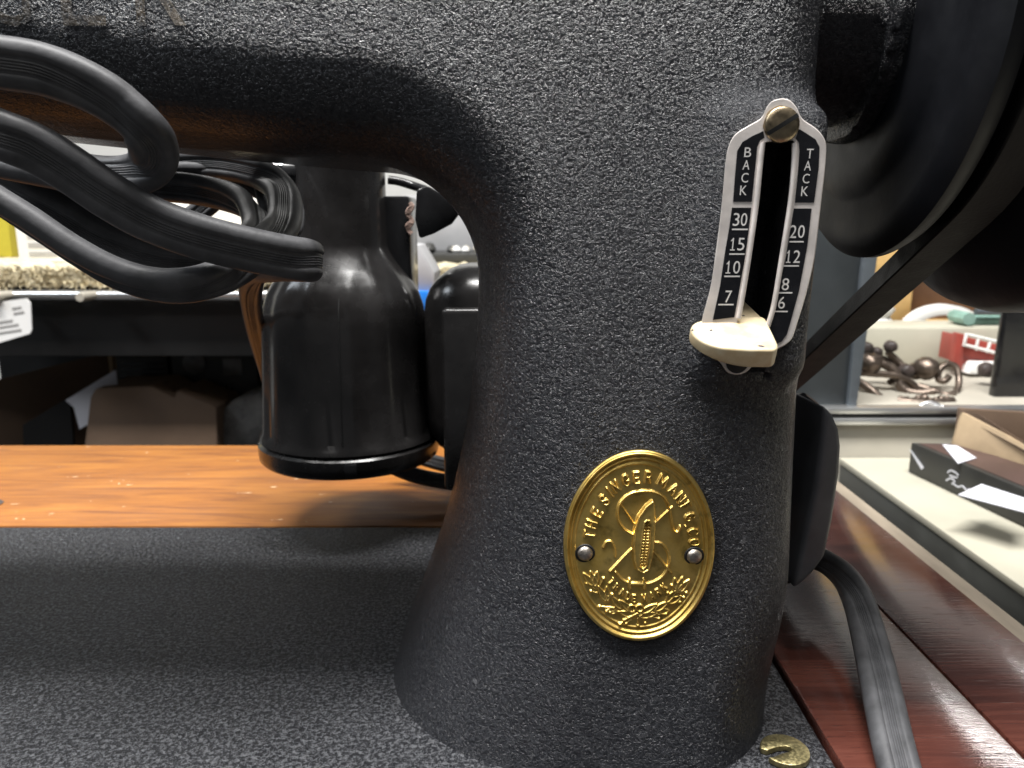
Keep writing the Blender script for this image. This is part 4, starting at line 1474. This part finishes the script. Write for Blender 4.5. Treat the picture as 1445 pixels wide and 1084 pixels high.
# black upright at the far right
bpost = lean_poly([(1443, 300), (1490, 300), (1490, 585), (1400, 585)], 520, 528, BLACK_GLOSS, 'black_upright', None, 1)
tag(bpost, 'leaning black upright at the right edge under the handwheel', 'post')

# cardboard tray on the counter
ct = empty('cardboard_tray', (330, 440, -30), 'open tan cardboard tray with rubbish on the cream counter', 'tray')
f_ = [aY(1358, 582, 452), aY(1470, 640, 400), (aY(1470, 640, 400)[0], 400, -29.5), (aY(1336, 628, 450)[0], 450, -29.5)]
prism('front_wall', f_, [(x + 2, y + 5, z) for x, y, z in f_], CARD_LIGHT, ct, .4)
f_ = [aY(1352, 576, 455), aY(1380, 585, 451), aY(1480, 645, 392), aY(1480, 660, 392), aY(1385, 600, 446), aY(1362, 590, 450)]
prism('folded_rim', f_, [(x + 3, y + 3, z - 1) for x, y, z in f_], CARDBOARD, ct, .3)
f_ = [aY(1356, 577, 470), aY(1480, 584, 470), (aY(1480, 584, 470)[0], 470, -29.5), (aY(1356, 577, 470)[0], 470, -29.5)]
prism('back_wall', f_, [(x, y + 4, z) for x, y, z in f_], CARDBOARD, ct, .3)
f_ = [(aY(1350, 628, 450)[0], 455, -28), (420, 455, -28), (420, 405, -28), (320, 405, -28)]
prism('tray_floor', f_, [(x, y, z - 1.2) for x, y, z in f_], CARDBOARD, ct)
for i in range(12):
    x, y = random.uniform(322, 390), random.uniform(425, 464)
    add = bmesh.new()
    add_box(add, (x - 9, y - 7, -26), (x + 9, y + 7, -26 + random.uniform(6, 26)), 1.5, 2, random.uniform(0, 90), random.uniform(-25, 25))
    bm_obj('scrap', add, [KNOB, CARD_LIGHT, CARDBOARD][i % 3], ct)

# black flat box with white tape
blk = empty('flat_box', (300, 380, -30), 'flat black box with white paper scraps and white script on the counter', 'box')
TOPZ = -11.0
FL, FRt, BRt, BLt = (243.5, 455, TOPZ), (268, 290, TOPZ), (345, 290, TOPZ), (276, 452, TOPZ)
lid = prism('lid', [FL, FRt, BRt, BLt], [(x, y, -29.6) for x, y, z in (FL, FRt, BRt, BLt)], CHARCOAL, blk, 0.6)
tpz = TOPZ + 0.25
tq = [(247, 452, tpz), (272, 292, tpz), (343, 292, tpz), (275, 449, tpz)]
prism('top_print', tq, [(x, y, z - .2) for x, y, z in tq], DARK_RED_TOP, lid)
for nm, pts, zq in (('paper_scrap', [(1330, 627), (1351, 629), (1378, 646), (1352, 654)], TOPZ + .8), ('paper_scrap', [(1352, 698), (1385, 683), (1450, 704), (1450, 724)], TOPZ + 1.2)):
    f_ = [aZ(x, y, zq) for x, y in pts]
    prism(nm, f_, [(x, y, z - .4) for x, y, z in f_], PAPER, blk)
# front face marks
n1 = Vector(FRt) - Vector(FL)


def face_pt(px, py):
    """point on the front side of the flat box hit by that view ray"""
    d = Vector(ray(px, py))
    nrm = Vector((n1.y, -n1.x, 0))
    if nrm.x > 0:
        nrm = -nrm
    nrm.normalize()
    o_ = Vector((0, 0, CAM_H))
    t_ = (Vector(FL) + nrm * 0.3 - o_).dot(nrm) / d.dot(nrm)
    return tuple(o_ + d * t_)


for s_ in ([(1337, 667), (1342, 664), (1351, 669), (1350, 674), (1340, 671)], [(1335, 678), (1342, 675), (1347, 680), (1343, 683)], [(1344, 682), (1352, 687), (1358, 686), (1364, 692), (1368, 690)]):
    ks = [(*face_pt(*q_), 0, 0, 1) for q_ in s_]
    sweep('white_script', ks, [(-.45, -.15), (.45, -.15), (.45, .15), (-.45, .15)], PAPER, lid, 24)
for tri in ([(1283, 634), (1287, 637), (1304, 660), (1300, 663)], [(1376, 727), (1381, 728), (1392, 742), (1376, 738)], [(1280, 666), (1312, 684), (1310, 687)]):
    f_ = [face_pt(*q_) for q_ in tri]
    prism('white_corner', f_, [(x + .2, y + .3, z) for x, y, z in f_], PAPER, lid)
